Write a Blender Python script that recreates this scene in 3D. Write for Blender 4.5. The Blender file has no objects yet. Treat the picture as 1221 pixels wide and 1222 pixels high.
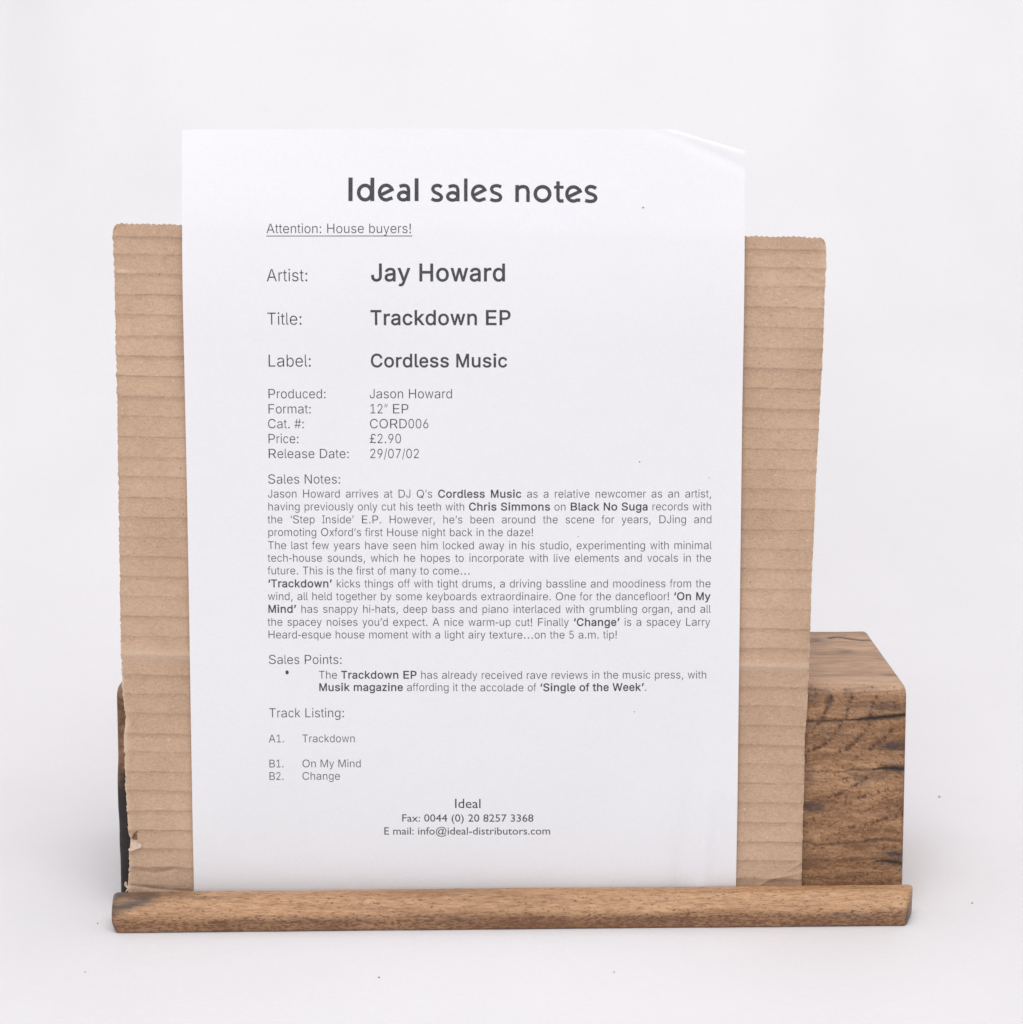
import bpy, bmesh, math
import numpy as np
from mathutils import Vector
from mathutils.geometry import delaunay_2d_cdt

scene = bpy.context.scene
col = scene.collection
MM = 0.001

# ------------------------------------------------------------------ camera
cam_data = bpy.data.cameras.new("camera")
cam_data.sensor_width = 36.0
cam_data.lens = 36.0 * 2200 / 1221.5
cam_data.clip_start = 0.02
cam_data.clip_end = 20.0
camera = bpy.data.objects.new("camera", cam_data)
col.objects.link(camera)
camera.location = (-0.0, -0.65956, 0.29683)
camera.rotation_euler = (math.radians(90 - 11.5), 0, 0)
scene.camera = camera

# ------------------------------------------------------------------ light
world = bpy.data.worlds.new("World")
scene.world = world
world.use_nodes = True
bg = world.node_tree.nodes["Background"]
bg.inputs[0].default_value = (0.97, 0.97, 1.0, 1)
bg.inputs[1].default_value = 0.56


def area_lamp(name, loc, target, size_x, size_y, watts, color):
    d = bpy.data.lights.new(name, 'AREA')
    d.shape = 'RECTANGLE'
    d.size, d.size_y = size_x, size_y
    d.energy = watts
    d.color = color
    o = bpy.data.objects.new(name, d)
    col.objects.link(o)
    o.location = loc
    o.rotation_euler = (Vector(target) - Vector(loc)).to_track_quat('-Z', 'Y').to_euler()
    return o


area_lamp("overhead_softbox", (0.05, -0.52, 1.32), (0.0, -0.05, 0.05), 1.15, 0.8, 9.5, (1.0, 0.985, 0.98))
area_lamp("front_softbox", (-0.60, -2.70, 1.15), (0.0, 0.3, 0.35), 1.6, 1.2, 20.0, (0.985, 0.985, 1.0))
area_lamp("backdrop_fill", (0.10, 0.30, 1.10), (0.0, 0.80, 0.50), 1.5, 0.3, 1.7, (0.99, 0.99, 1.0))  # added fill lamp, brightens the upper part of the sweep

scene.view_settings.view_transform = 'Standard'
scene.view_settings.look = 'None'
scene.view_settings.exposure = 0.0
scene.view_settings.gamma = 1.0
scene.view_settings.use_curve_mapping = False
scene.render.film_transparent = False
scene.cycles.max_bounces = 8
scene.cycles.diffuse_bounces = 5

# ------------------------------------------------------------------ measured shapes, millimetres
TITLE = [[1.577, 0, [[-60.08, 280.28], [-60.15, 271.55]]], [1.351, 1, [[-52.27, 274.7], [-52.32, 275.25], [-52.47, 275.78], [-52.72, 276.26], [-53.05, 276.67], [-53.46, 277.0], [-53.91, 277.22], [-54.4, 277.34], [-54.9, 277.34], [-55.4, 277.22], [-55.86, 277.0], [-56.26, 276.67], [-56.6, 276.26], [-56.86, 275.78], [-57.02, 275.25], [-57.08, 274.7], [-57.03, 274.15], [-56.88, 273.63], [-56.63, 273.15], [-56.3, 272.73], [-55.89, 272.41], [-55.44, 272.18], [-54.95, 272.07], [-54.44, 272.07], [-53.95, 272.18], [-53.49, 272.41], [-53.08, 272.73], [-52.74, 273.15], [-52.49, 273.63], [-52.33, 274.15]]], [1.464, 0, [[-51.92, 280.22], [-51.99, 271.55]]], [1.295, 0, [[-44.02, 276.1], [-48.55, 273.95]]], [1.295, 0, [[-44.41, 276.27], [-44.9, 276.33], [-45.16, 276.65], [-45.45, 276.93], [-45.78, 277.14], [-46.14, 277.3], [-46.51, 277.39], [-46.9, 277.41], [-47.28, 277.36], [-47.65, 277.25], [-48.0, 277.08], [-48.32, 276.84], [-48.61, 276.56], [-48.85, 276.22], [-49.04, 275.85], [-49.18, 275.45], [-49.26, 275.03], [-49.28, 274.6], [-49.24, 274.18], [-49.14, 273.77], [-48.98, 273.38], [-48.77, 273.02], [-48.51, 272.71], [-48.21, 272.45], [-47.87, 272.24], [-47.51, 272.09], [-47.14, 272.01], [-46.75, 272.0], [-46.37, 272.05], [-46.0, 272.18], [-45.65, 272.36], [-44.44, 272.75]]], [1.295, 0, [[-41.81, 276.93], [-40.82, 277.27], [-39.83, 277.35], [-38.99, 277.07], [-38.54, 276.38], [-38.46, 275.4], [-38.48, 271.55]]], [1.295, 1, [[-38.56, 273.45], [-38.6, 273.77], [-38.73, 274.08], [-38.95, 274.35], [-39.23, 274.58], [-39.57, 274.76], [-39.95, 274.86], [-40.36, 274.9], [-40.76, 274.86], [-41.14, 274.76], [-41.48, 274.58], [-41.77, 274.35], [-41.99, 274.08], [-42.12, 273.77], [-42.17, 273.45], [-42.13, 273.13], [-42.0, 272.82], [-41.78, 272.54], [-41.5, 272.31], [-41.16, 272.14], [-40.77, 272.03], [-40.37, 272.0], [-39.97, 272.03], [-39.59, 272.14], [-39.24, 272.31], [-38.96, 272.54], [-38.74, 272.82], [-38.6, 273.13]]], [1.464, 0, [[-35.42, 280.0], [-35.46, 271.55]]], [1.239, 0, [[-26.06, 276.74], [-26.23, 276.85], [-26.46, 277.0], [-26.73, 277.16], [-26.99, 277.27], [-27.23, 277.33], [-27.48, 277.37], [-27.73, 277.38], [-27.98, 277.35], [-28.24, 277.3], [-28.51, 277.21], [-28.76, 277.09], [-28.97, 276.93], [-29.14, 276.73], [-29.28, 276.48], [-29.37, 276.22], [-29.39, 275.96], [-29.34, 275.71], [-29.21, 275.44], [-29.04, 275.2], [-28.83, 274.98], [-28.59, 274.82], [-28.31, 274.69], [-28.0, 274.56], [-27.71, 274.42], [-27.41, 274.26], [-27.1, 274.09], [-26.81, 273.91], [-26.58, 273.73], [-26.4, 273.53], [-26.26, 273.32], [-26.18, 273.1], [-26.16, 272.89], [-26.21, 272.67], [-26.34, 272.43], [-26.51, 272.22], [-26.73, 272.05], [-27.0, 271.94], [-27.34, 271.88], [-27.68, 271.84], [-28.0, 271.83], [-28.27, 271.84], [-28.52, 271.87], [-28.76, 271.92], [-28.99, 272.0], [-29.23, 272.1], [-29.49, 272.24], [-29.71, 272.38], [-29.86, 272.47]]], [1.239, 0, [[-23.46, 276.8], [-22.33, 277.21], [-21.34, 277.24], [-20.5, 276.91], [-20.08, 276.1], [-20.02, 275.12], [-20.03, 271.49]]], [1.239, 1, [[-20.14, 273.31], [-20.19, 273.62], [-20.32, 273.91], [-20.54, 274.18], [-20.84, 274.4], [-21.19, 274.57], [-21.59, 274.67], [-22.0, 274.7], [-22.42, 274.67], [-22.81, 274.57], [-23.16, 274.4], [-23.46, 274.18], [-23.68, 273.91], [-23.82, 273.62], [-23.87, 273.31], [-23.82, 273.0], [-23.69, 272.7], [-23.47, 272.44], [-23.17, 272.22], [-22.82, 272.05], [-22.42, 271.95], [-22.01, 271.91], [-21.59, 271.95], [-21.2, 272.05], [-20.85, 272.22], [-20.55, 272.44], [-20.33, 272.7], [-20.19, 273.0]]], [1.295, 0, [[-17.07, 279.94], [-17.09, 271.44]]], [1.239, 0, [[-9.4, 276.04], [-13.93, 273.78]]], [1.239, 0, [[-9.8, 276.21], [-10.18, 276.12], [-10.43, 276.44], [-10.73, 276.71], [-11.06, 276.92], [-11.42, 277.07], [-11.79, 277.16], [-12.17, 277.18], [-12.56, 277.14], [-12.93, 277.03], [-13.28, 276.86], [-13.6, 276.63], [-13.88, 276.34], [-14.12, 276.01], [-14.31, 275.64], [-14.45, 275.25], [-14.53, 274.83], [-14.54, 274.41], [-14.5, 273.99], [-14.4, 273.58], [-14.24, 273.2], [-14.02, 272.84], [-13.76, 272.53], [-13.46, 272.27], [-13.12, 272.07], [-12.76, 271.92], [-12.39, 271.85], [-12.0, 271.83], [-11.62, 271.89], [-11.25, 272.01], [-10.91, 272.19], [-9.69, 272.47]]], [1.239, 0, [[-3.84, 276.8], [-4.02, 276.88], [-4.26, 277.0], [-4.55, 277.12], [-4.83, 277.21], [-5.1, 277.26], [-5.38, 277.29], [-5.67, 277.3], [-5.96, 277.27], [-6.26, 277.21], [-6.57, 277.12], [-6.86, 277.0], [-7.09, 276.85], [-7.25, 276.66], [-7.36, 276.44], [-7.42, 276.2], [-7.43, 275.96], [-7.38, 275.71], [-7.29, 275.45], [-7.14, 275.2], [-6.95, 274.98], [-6.68, 274.81], [-6.35, 274.68], [-6.0, 274.55], [-5.68, 274.42], [-5.37, 274.29], [-5.07, 274.16], [-4.78, 274.03], [-4.55, 273.87], [-4.35, 273.68], [-4.19, 273.47], [-4.08, 273.26], [-4.04, 273.03], [-4.08, 272.78], [-4.18, 272.51], [-4.34, 272.25], [-4.55, 272.05], [-4.85, 271.92], [-5.23, 271.84], [-5.62, 271.8], [-5.96, 271.77], [-6.24, 271.77], [-6.49, 271.8], [-6.72, 271.85], [-6.95, 271.91], [-7.21, 272.01], [-7.48, 272.13], [-7.72, 272.25], [-7.88, 272.33]]], [1.352, 0, [[2.1, 277.56], [2.1, 271.26]]], [1.291, 0, [[2.1, 275.68], [2.23, 275.85], [2.41, 276.11], [2.64, 276.38], [2.9, 276.59], [3.21, 276.74], [3.56, 276.85], [3.93, 276.93], [4.28, 276.95], [4.64, 276.94], [5.0, 276.88], [5.33, 276.77], [5.61, 276.59], [5.82, 276.33], [5.97, 276.0], [6.08, 275.62], [6.17, 275.22], [6.21, 274.8], [6.2, 274.35], [6.18, 273.88], [6.17, 273.39], [6.17, 272.83], [6.17, 272.21], [6.17, 271.65], [6.17, 271.26]]], [1.352, 1, [[14.3, 274.31], [14.24, 274.85], [14.07, 275.37], [13.78, 275.84], [13.4, 276.25], [12.94, 276.57], [12.43, 276.8], [11.87, 276.91], [11.3, 276.91], [10.75, 276.8], [10.23, 276.57], [9.77, 276.25], [9.4, 275.84], [9.11, 275.37], [8.94, 274.85], [8.88, 274.31], [8.94, 273.76], [9.12, 273.24], [9.4, 272.77], [9.78, 272.36], [10.24, 272.04], [10.76, 271.81], [11.31, 271.7], [11.88, 271.7], [12.43, 271.81], [12.95, 272.04], [13.41, 272.36], [13.79, 272.77], [14.07, 273.24], [14.25, 273.76]]], [1.291, 0, [[17.38, 278.93], [17.38, 278.55], [17.38, 278.01], [17.38, 277.38], [17.38, 276.74], [17.38, 276.07], [17.38, 275.33], [17.38, 274.61], [17.39, 274.0], [17.39, 273.52], [17.38, 273.12], [17.4, 272.78], [17.45, 272.48], [17.55, 272.21], [17.68, 271.99], [17.85, 271.81], [18.07, 271.69], [18.4, 271.64], [18.82, 271.65], [19.22, 271.69], [19.49, 271.72]]], [1.106, 0, [[15.9, 276.74], [19.48, 276.74]]], [1.291, 0, [[26.26, 275.52], [21.61, 273.33]]], [1.291, 0, [[25.83, 275.71], [25.14, 275.82], [24.88, 276.13], [24.58, 276.39], [24.24, 276.6], [23.88, 276.75], [23.5, 276.84], [23.11, 276.86], [22.72, 276.82], [22.35, 276.71], [21.99, 276.54], [21.67, 276.32], [21.38, 276.04], [21.14, 275.71], [20.95, 275.35], [20.81, 274.97], [20.73, 274.56], [20.72, 274.15], [20.76, 273.74], [20.87, 273.34], [21.04, 272.96], [21.25, 272.62], [21.52, 272.31], [21.83, 272.06], [22.17, 271.86], [22.54, 271.72], [22.92, 271.64], [23.31, 271.63], [23.7, 271.68], [24.07, 271.8], [24.42, 271.98], [25.72, 271.96]]], [1.291, 0, [[31.62, 276.28], [31.45, 276.39], [31.2, 276.53], [30.92, 276.68], [30.63, 276.8], [30.34, 276.89], [30.02, 276.96], [29.7, 276.99], [29.4, 276.98], [29.1, 276.92], [28.8, 276.81], [28.53, 276.67], [28.32, 276.5], [28.17, 276.29], [28.05, 276.04], [28.0, 275.77], [28.02, 275.52], [28.12, 275.28], [28.31, 275.03], [28.54, 274.81], [28.79, 274.61], [29.07, 274.47], [29.39, 274.36], [29.72, 274.27], [30.03, 274.15], [30.32, 274.02], [30.62, 273.88], [30.89, 273.72], [31.11, 273.54], [31.28, 273.34], [31.42, 273.11], [31.51, 272.87], [31.51, 272.63], [31.43, 272.39], [31.27, 272.13], [31.06, 271.9], [30.81, 271.72], [30.5, 271.61], [30.13, 271.55], [29.75, 271.52], [29.42, 271.5], [29.16, 271.51], [28.93, 271.54], [28.72, 271.58], [28.49, 271.63], [28.24, 271.68], [27.97, 271.75], [27.74, 271.82], [27.57, 271.87]]]]
ROWS = [
["attention_text", "a", 14, [[0, "Attention: House buyers!"]], -91.83, -37.2, 259.68, 0],
["detail_text", "a", 18, [[0, "Artist:"]], -91.91, -75.97, 241.78, 0],
["detail_text", "a", 26, [[1, "Jay Howard"]], -52.91, -1.83, 241.78, 0],
["detail_text", "a", 18, [[0, "Title:"]], -91.96, -78.33, 225.58, 0],
["detail_text", "a", 22, [[1, "Trackdown EP"]], -53.2, 0.03, 225.48, 0],
["detail_text", "a", 18, [[0, "Label:"]], -92.01, -75.09, 209.87, 0],
["detail_text", "a", 20, [[1, "Cordless Music"]], -53.32, -1.39, 209.65, 0],
["detail_text", "a", 14, [[0, "Produced:"]], -92.17, -69.76, 197.95, 0],
["detail_text", "a", 14, [[0, "Jason Howard"]], -53.73, -22.09, 197.95, 0],
["detail_text", "a", 14, [[0, "Format:"]], -92.25, -75.44, 192.25, 0],
["detail_text", "a", 14, [[0, "12” EP"]], -53.77, -38.64, 192.25, 0],
["detail_text", "a", 14, [[0, "Cat. #:"]], -92.32, -78.13, 186.63, 0],
["detail_text", "a", 14, [[0, "CORD006"]], -53.81, -31.02, 186.63, 0],
["detail_text", "a", 14, [[0, "Price:"]], -92.4, -80.23, 180.98, 0],
["detail_text", "a", 14, [[0, "£2.90"]], -53.86, -41.5, 180.98, 0],
["detail_text", "a", 14, [[0, "Release Date:"]], -92.47, -61.25, 175.31, 0],
["detail_text", "a", 14, [[0, "29/07/02"]], -53.9, -34.66, 175.31, 0],
["sales_notes_text", "a", 14, [[0, "Sales Notes:"]], -92.6, -64.61, 165.61, 0],
["sales_notes_text", "a", 12, [[0, "Jason Howard arrives at DJ Q’s "], [1, "Cordless Music"], [0, " as a relative newcomer as an artist,"]], -92.61, 76.13, 160.3, 1],
["sales_notes_text", "a", 12, [[0, "having previously only cut his teeth with "], [1, "Chris Simmons"], [0, " on "], [1, "Black No Suga"], [0, " records with"]], -92.67, 76.19, 155.4, 1],
["sales_notes_text", "a", 12, [[0, "the ‘Step Inside’ E.P. However, he’s been around the scene for years, DJing and"]], -92.74, 76.3, 150.49, 1],
["sales_notes_text", "a", 12, [[0, "promoting Oxford’s first House night back in the daze!"]], -92.8, 8.49, 145.61, 1],
["sales_notes_text", "a", 12, [[0, "The last few years have seen him locked away in his studio, experimenting with minimal"]], -92.87, 76.28, 140.59, 1],
["sales_notes_text", "a", 12, [[0, "tech-house sounds, which he hopes to incorporate with live elements and vocals in the"]], -92.93, 76.21, 135.76, 1],
["sales_notes_text", "a", 12, [[0, "future. This is the first of many to come…"]], -93.0, -15.55, 130.89, 1],
["sales_notes_text", "a", 12, [[1, "‘Trackdown’"], [0, " kicks things off with tight drums, a driving bassline and moodiness from the"]], -93.06, 76.12, 125.92, 1],
["sales_notes_text", "a", 12, [[0, "wind, all held together by some keyboards extraordinaire. One for the dancefloor! "], [1, "‘On My"]], -93.13, 76.05, 121.0, 1],
["sales_notes_text", "a", 12, [[1, "Mind’"], [0, " has snappy hi-hats, deep bass and piano interlaced with grumbling organ, and all"]], -93.19, 76.16, 116.11, 1],
["sales_notes_text", "a", 12, [[0, "the spacey noises you’d expect. A nice warm-up cut! Finally "], [1, "‘Change’"], [0, " is a spacey Larry"]], -93.26, 76.03, 111.09, 1],
["sales_notes_text", "a", 12, [[0, "Heard-esque house moment with a light airy texture…on the 5 a.m. tip!"]], -93.32, 40.59, 106.21, 1],
["sales_points_text", "a", 14, [[0, "Sales Points:"]], -93.23, -64.7, 96.29, 0],
["sales_points_text", "a", 17, [[0, "•"]], -86.86, -85.16, 90.94, 0],
["sales_points_text", "a", 12, [[0, "The "], [1, "Trackdown EP"], [0, " has already received rave reviews in the music press, with"]], -73.99, 74.99, 90.58, 1],
["sales_points_text", "a", 12, [[1, "Musik magazine"], [0, " affording it the accolade of "], [1, "‘Single of the Week’"], [0, "."]], -74.04, 52.08, 85.78, 1],
["track_list_text", "a", 14, [[0, "Track Listing:"]], -93.31, -63.99, 75.53, 0],
["track_list_text", "a", 12, [[0, "A1."]], -93.44, -87.21, 65.78, 0],
["track_list_text", "a", 12, [[0, "Trackdown"]], -80.65, -59.98, 65.78, 0],
["track_list_text", "a", 12, [[0, "B1."]], -93.57, -87.49, 55.97, 0],
["track_list_text", "a", 12, [[0, "On My Mind"]], -80.76, -57.8, 55.97, 0],
["track_list_text", "a", 12, [[0, "B2."]], -93.63, -87.55, 51.06, 0],
["track_list_text", "a", 12, [[0, "Change"]], -80.82, -65.93, 51.06, 0],
["contact_text", "g", 15, [[0, "Ideal"]], -22.2, -11.6, 39.98, 0],
["contact_text", "g", 12, [[0, "Fax: 0044 (0) 20 8257 3368"]], -42.56, 8.6, 34.55, 0],
["contact_text", "g", 12, [[0, "E mail: info@ideal-distributors.com"]], -49.51, 15.19, 29.43, 0]]
UNDERLINE = [[-91.78, 258.62], [-37.11, 258.62]]
TONER = [[49.25, 269.18], [48.5, 173.91], [47.24, 77.6], [25.39, 145.42], [74.97, 167.84]]
CRACKS = [[0.6, 0.8, [[113.46, 72.37], [114.95, 72.5], [121.97, 72.8], [130.48, 73.15]]], [0.95, 1.0, [[130.48, 73.15], [136.86, 73.45], [141.11, 73.8], [145.36, 74.28], [149.61, 74.71], [153.43, 75.23]]], [0.3, 0.5, [[113.6, 52.82], [121.76, 52.92], [129.92, 52.82]]], [0.55, 0.7, [[129.92, 52.82], [132.78, 53.61], [137.1, 53.61], [140.94, 53.61]]], [1.25, 1.0, [[140.46, 53.46], [143.81, 54.0], [148.13, 53.9], [153.41, 53.61]]], [0.5, 0.55, [[113.08, 24.98], [115.98, 24.48], [119.37, 23.35], [123.7, 23.74], [128.51, 23.99]]], [0.45, 0.5, [[128.51, 23.99], [134.77, 24.48], [139.57, 25.22]]], [0.75, 0.75, [[138.61, 25.22], [144.38, 25.62], [148.72, 25.32], [153.54, 25.07]]], [0.9, 0.85, [[142.62, 17.08], [147.93, 16.83], [151.32, 16.09], [153.75, 15.45]]], [0.4, 0.4, [[146.23, 29.16], [150.09, 29.16]]], [0.4, 0.6, [[114.74, 85.25], [117.94, 84.82], [121.76, 84.82]]], [0.25, 0.5, [[134.11, 83.74], [139.2, 84.17], [145.16, 84.17], [151.95, 84.82]]], [0.3, 0.35, [[128.99, 84.82], [136.63, 85.47], [147.24, 86.11]]]]
STAINS = [[148.15, 62.75, 4.52, 1.61, 0.85], [117.19, 39.0, 4.84, 2.26, 0.75], [150.27, 20.19, 3.87, 1.13, 0.9], [136.21, 50.03, 3.55, 2.26, 0.5], [116.04, 50.28, 1.94, 2.9, 0.45], [144.42, 78.34, 6.45, 2.26, 0.6], [122.89, 80.93, 1.29, 2.9, 0.6], [116.72, 81.37, 2.58, 2.58, 0.45], [130.78, 79.64, 0.81, 4.52, 0.35], [144.52, 18.81, 5.16, 1.29, 0.35], [118.49, 18.07, 2.58, 1.29, 0.35], [148.57, 55.66, 4.52, 1.61, 0.4], [140.98, 51.26, 7.1, 1.61, 0.4], [149.37, 17.33, 5.16, 1.94, 0.5], [136.34, 78.34, 13.55, 2.58, 0.34], [119.9, 69.25, 9.68, 4.52, 0.22]]
ARCS = [[[123.92, 83.09], [122.91, 79.64], [121.07, 75.31], [118.59, 70.99]], [[132.0, 83.09], [131.01, 79.21], [129.61, 74.02]], [[127.94, 72.28], [125.88, 68.39], [123.8, 65.35], [120.01, 62.75], [115.34, 61.01]], [[139.44, 72.28], [136.95, 68.82], [133.61, 64.92], [131.1, 62.31], [126.45, 60.14]], [[149.66, 72.28], [147.17, 68.82], [143.84, 65.35], [138.8, 61.44], [134.58, 58.84]], [[140.94, 82.23], [139.75, 77.91], [138.54, 74.45]], [[138.12, 50.28], [134.33, 47.83], [130.06, 44.89], [123.38, 42.44]], [[149.72, 46.85], [144.94, 45.38], [138.26, 43.42], [130.14, 40.47]], [[152.36, 35.56], [145.17, 34.09], [138.48, 31.63], [131.76, 30.64]]]
TOPCRACKS = [[1.15, 1.0, [[134.97, 96.92], [138.01, 98.33], [139.78, 97.8], [143.14, 95.7], [146.51, 93.78], [148.77, 93.43], [151.62, 93.78]]], [0.7, 0.6, [[125.28, 88.77], [127.58, 90.14], [129.39, 91.35]]], [0.4, 0.5, [[133.78, 79.1], [137.43, 79.1], [140.89, 78.09]]], [0.6, 0.35, [[146.86, 41.46], [149.5, 41.61], [152.07, 41.46]]], [0.3, 0.3, [[123.86, 76.93], [128.14, 78.09], [131.44, 78.76]]]]
TOPSTAINS = [[128.28, 93.08, 5, 6, 0.5], [137.66, 75.26, 4, 3, 0.45], [149.84, 41.16, 5, 2.2, 0.5], [150.25, 65.43, 3, 4, 0.3]]
CARD_L = [[-149.59, 263.01], [-149.87, 260.52], [-149.56, 253.04], [-149.47, 246.8], [-149.54, 221.71], [-149.43, 212.26], [-149.47, 202.78], [-149.43, 190.1], [-149.63, 158.19], [-149.84, 126.0], [-150.06, 106.53], [-149.82, 96.76], [-149.99, 88.6], [-149.51, 81.07], [-148.79, 76.81], [-148.86, 73.2], [-149.63, 67.29], [-149.48, 60.71], [-149.4, 47.5], [-148.9, 35.91], [-148.59, 28.93], [-148.03, 27.94], [-147.9, 26.27], [-148.28, 23.61], [-148.63, 20.95], [-148.6, 15.95], [-149.19, 10.94], [-148.97, 6.26]]
CARD_R = [[117.62, 258.03], [118.23, 255.53], [118.52, 248.05], [118.16, 244.92], [118.29, 243.05], [118.01, 237.41], [117.77, 221.71], [117.51, 209.1], [117.03, 199.61], [116.72, 190.1], [116.16, 175.78], [115.8, 164.6], [115.39, 145.35], [114.96, 132.46], [114.78, 119.52], [114.5, 103.28], [114.26, 90.24], [113.86, 77.14], [113.21, 67.29], [113.22, 50.81], [113.02, 32.59], [112.91, 20.95], [112.94, 6.93]]
CARD_T = [[-149.74, 263.47], [118.09, 258.15]]
CARD_LINES = [258.34, 251.79, 244.61, 236.78, 229.26, 221.4, 213.83, 206.26, 198.66, 191.05, 183.17, 175.46, 168.11, 160.11, 152.55, 144.9, 137.43, 129.75, 122.11, 114.33, 106.7, 99.37, 91.61, 84.12, 76.62, 68.8, 61.53, 53.78, 46.18, 38.36, 30.6, 23.38, 15.95, 8.6]
CARD_U180 = -137.35
TEAR = [[-148.96, 28.33], [-148.16, 28.6], [-146.98, 27.78], [-146.15, 29.42], [-145.34, 30.1], [-145.51, 28.06], [-145.68, 26.42], [-144.5, 25.61], [-143.49, 25.2], [-143.32, 24.38], [-145.07, 23.43], [-147.08, 22.75], [-148.41, 23.15], [-147.7, 25.33], [-147.66, 27.24]]
FLAP = [[-147.61, 27.1], [-147.0, 26.56], [-145.95, 26.15], [-144.76, 25.61], [-143.83, 25.82], [-143.32, 24.79], [-143.52, 24.11], [-145.07, 23.43], [-146.95, 22.8], [-147.8, 22.61], [-148.49, 22.94], [-148.53, 23.43], [-147.78, 23.84], [-147.64, 25.33]]
HOLE = [[-146.97, 28.19], [-146.28, 29.28], [-145.26, 30.18], [-145.46, 28.19], [-145.59, 26.83], [-145.94, 26.37], [-147.14, 26.42], [-147.53, 27.1]]
TUFT = [[-150.64, 9.5], [-150.15, 10.0], [-149.76, 9.5], [-149.7, 8.41], [-149.11, 8.27], [-148.86, 7.59], [-149.56, 6.22], [-150.36, 5.95], [-149.61, 7.32], [-150.19, 7.86], [-150.66, 8.41]]
CREASES = [[0.5, [[-149.43, 258.48], [-148.19, 260.46], [-146.8, 262.78], [-145.44, 263.91]]], [0.45, [[113.45, 246.46], [116.14, 246.26], [118.28, 246.6]]], [0.3, [[105.72, 248.13], [108.08, 247.26], [110.79, 245.6], [113.49, 243.94], [117.88, 242.27]]], [0.25, [[97.92, 254.57], [99.95, 253.24], [101.67, 250.25]]], [0.5, [[96.24, 8.49], [101.52, 11.77], [106.85, 12.31], [113.0, 13.95]]], [0.35, [[104.18, 12.31], [108.4, 15.05], [112.94, 17.78]]], [-0.5, [[-148.61, 8.76], [-138.36, 7.33], [-125.31, 6.37]]], [-0.3, [[-143.82, 14.51], [-138.24, 13.55], [-129.81, 15.46]]], [0.35, [[-149.19, 70.02], [-146.83, 71.9], [-145.85, 74.73], [-147.18, 77.55]]], [0.3, [[-131.67, 249.85], [-129.94, 252.51], [-127.59, 252.84]]]]
FOLD = [[54.51, 298.52], [87.12, 288.67]]


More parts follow.
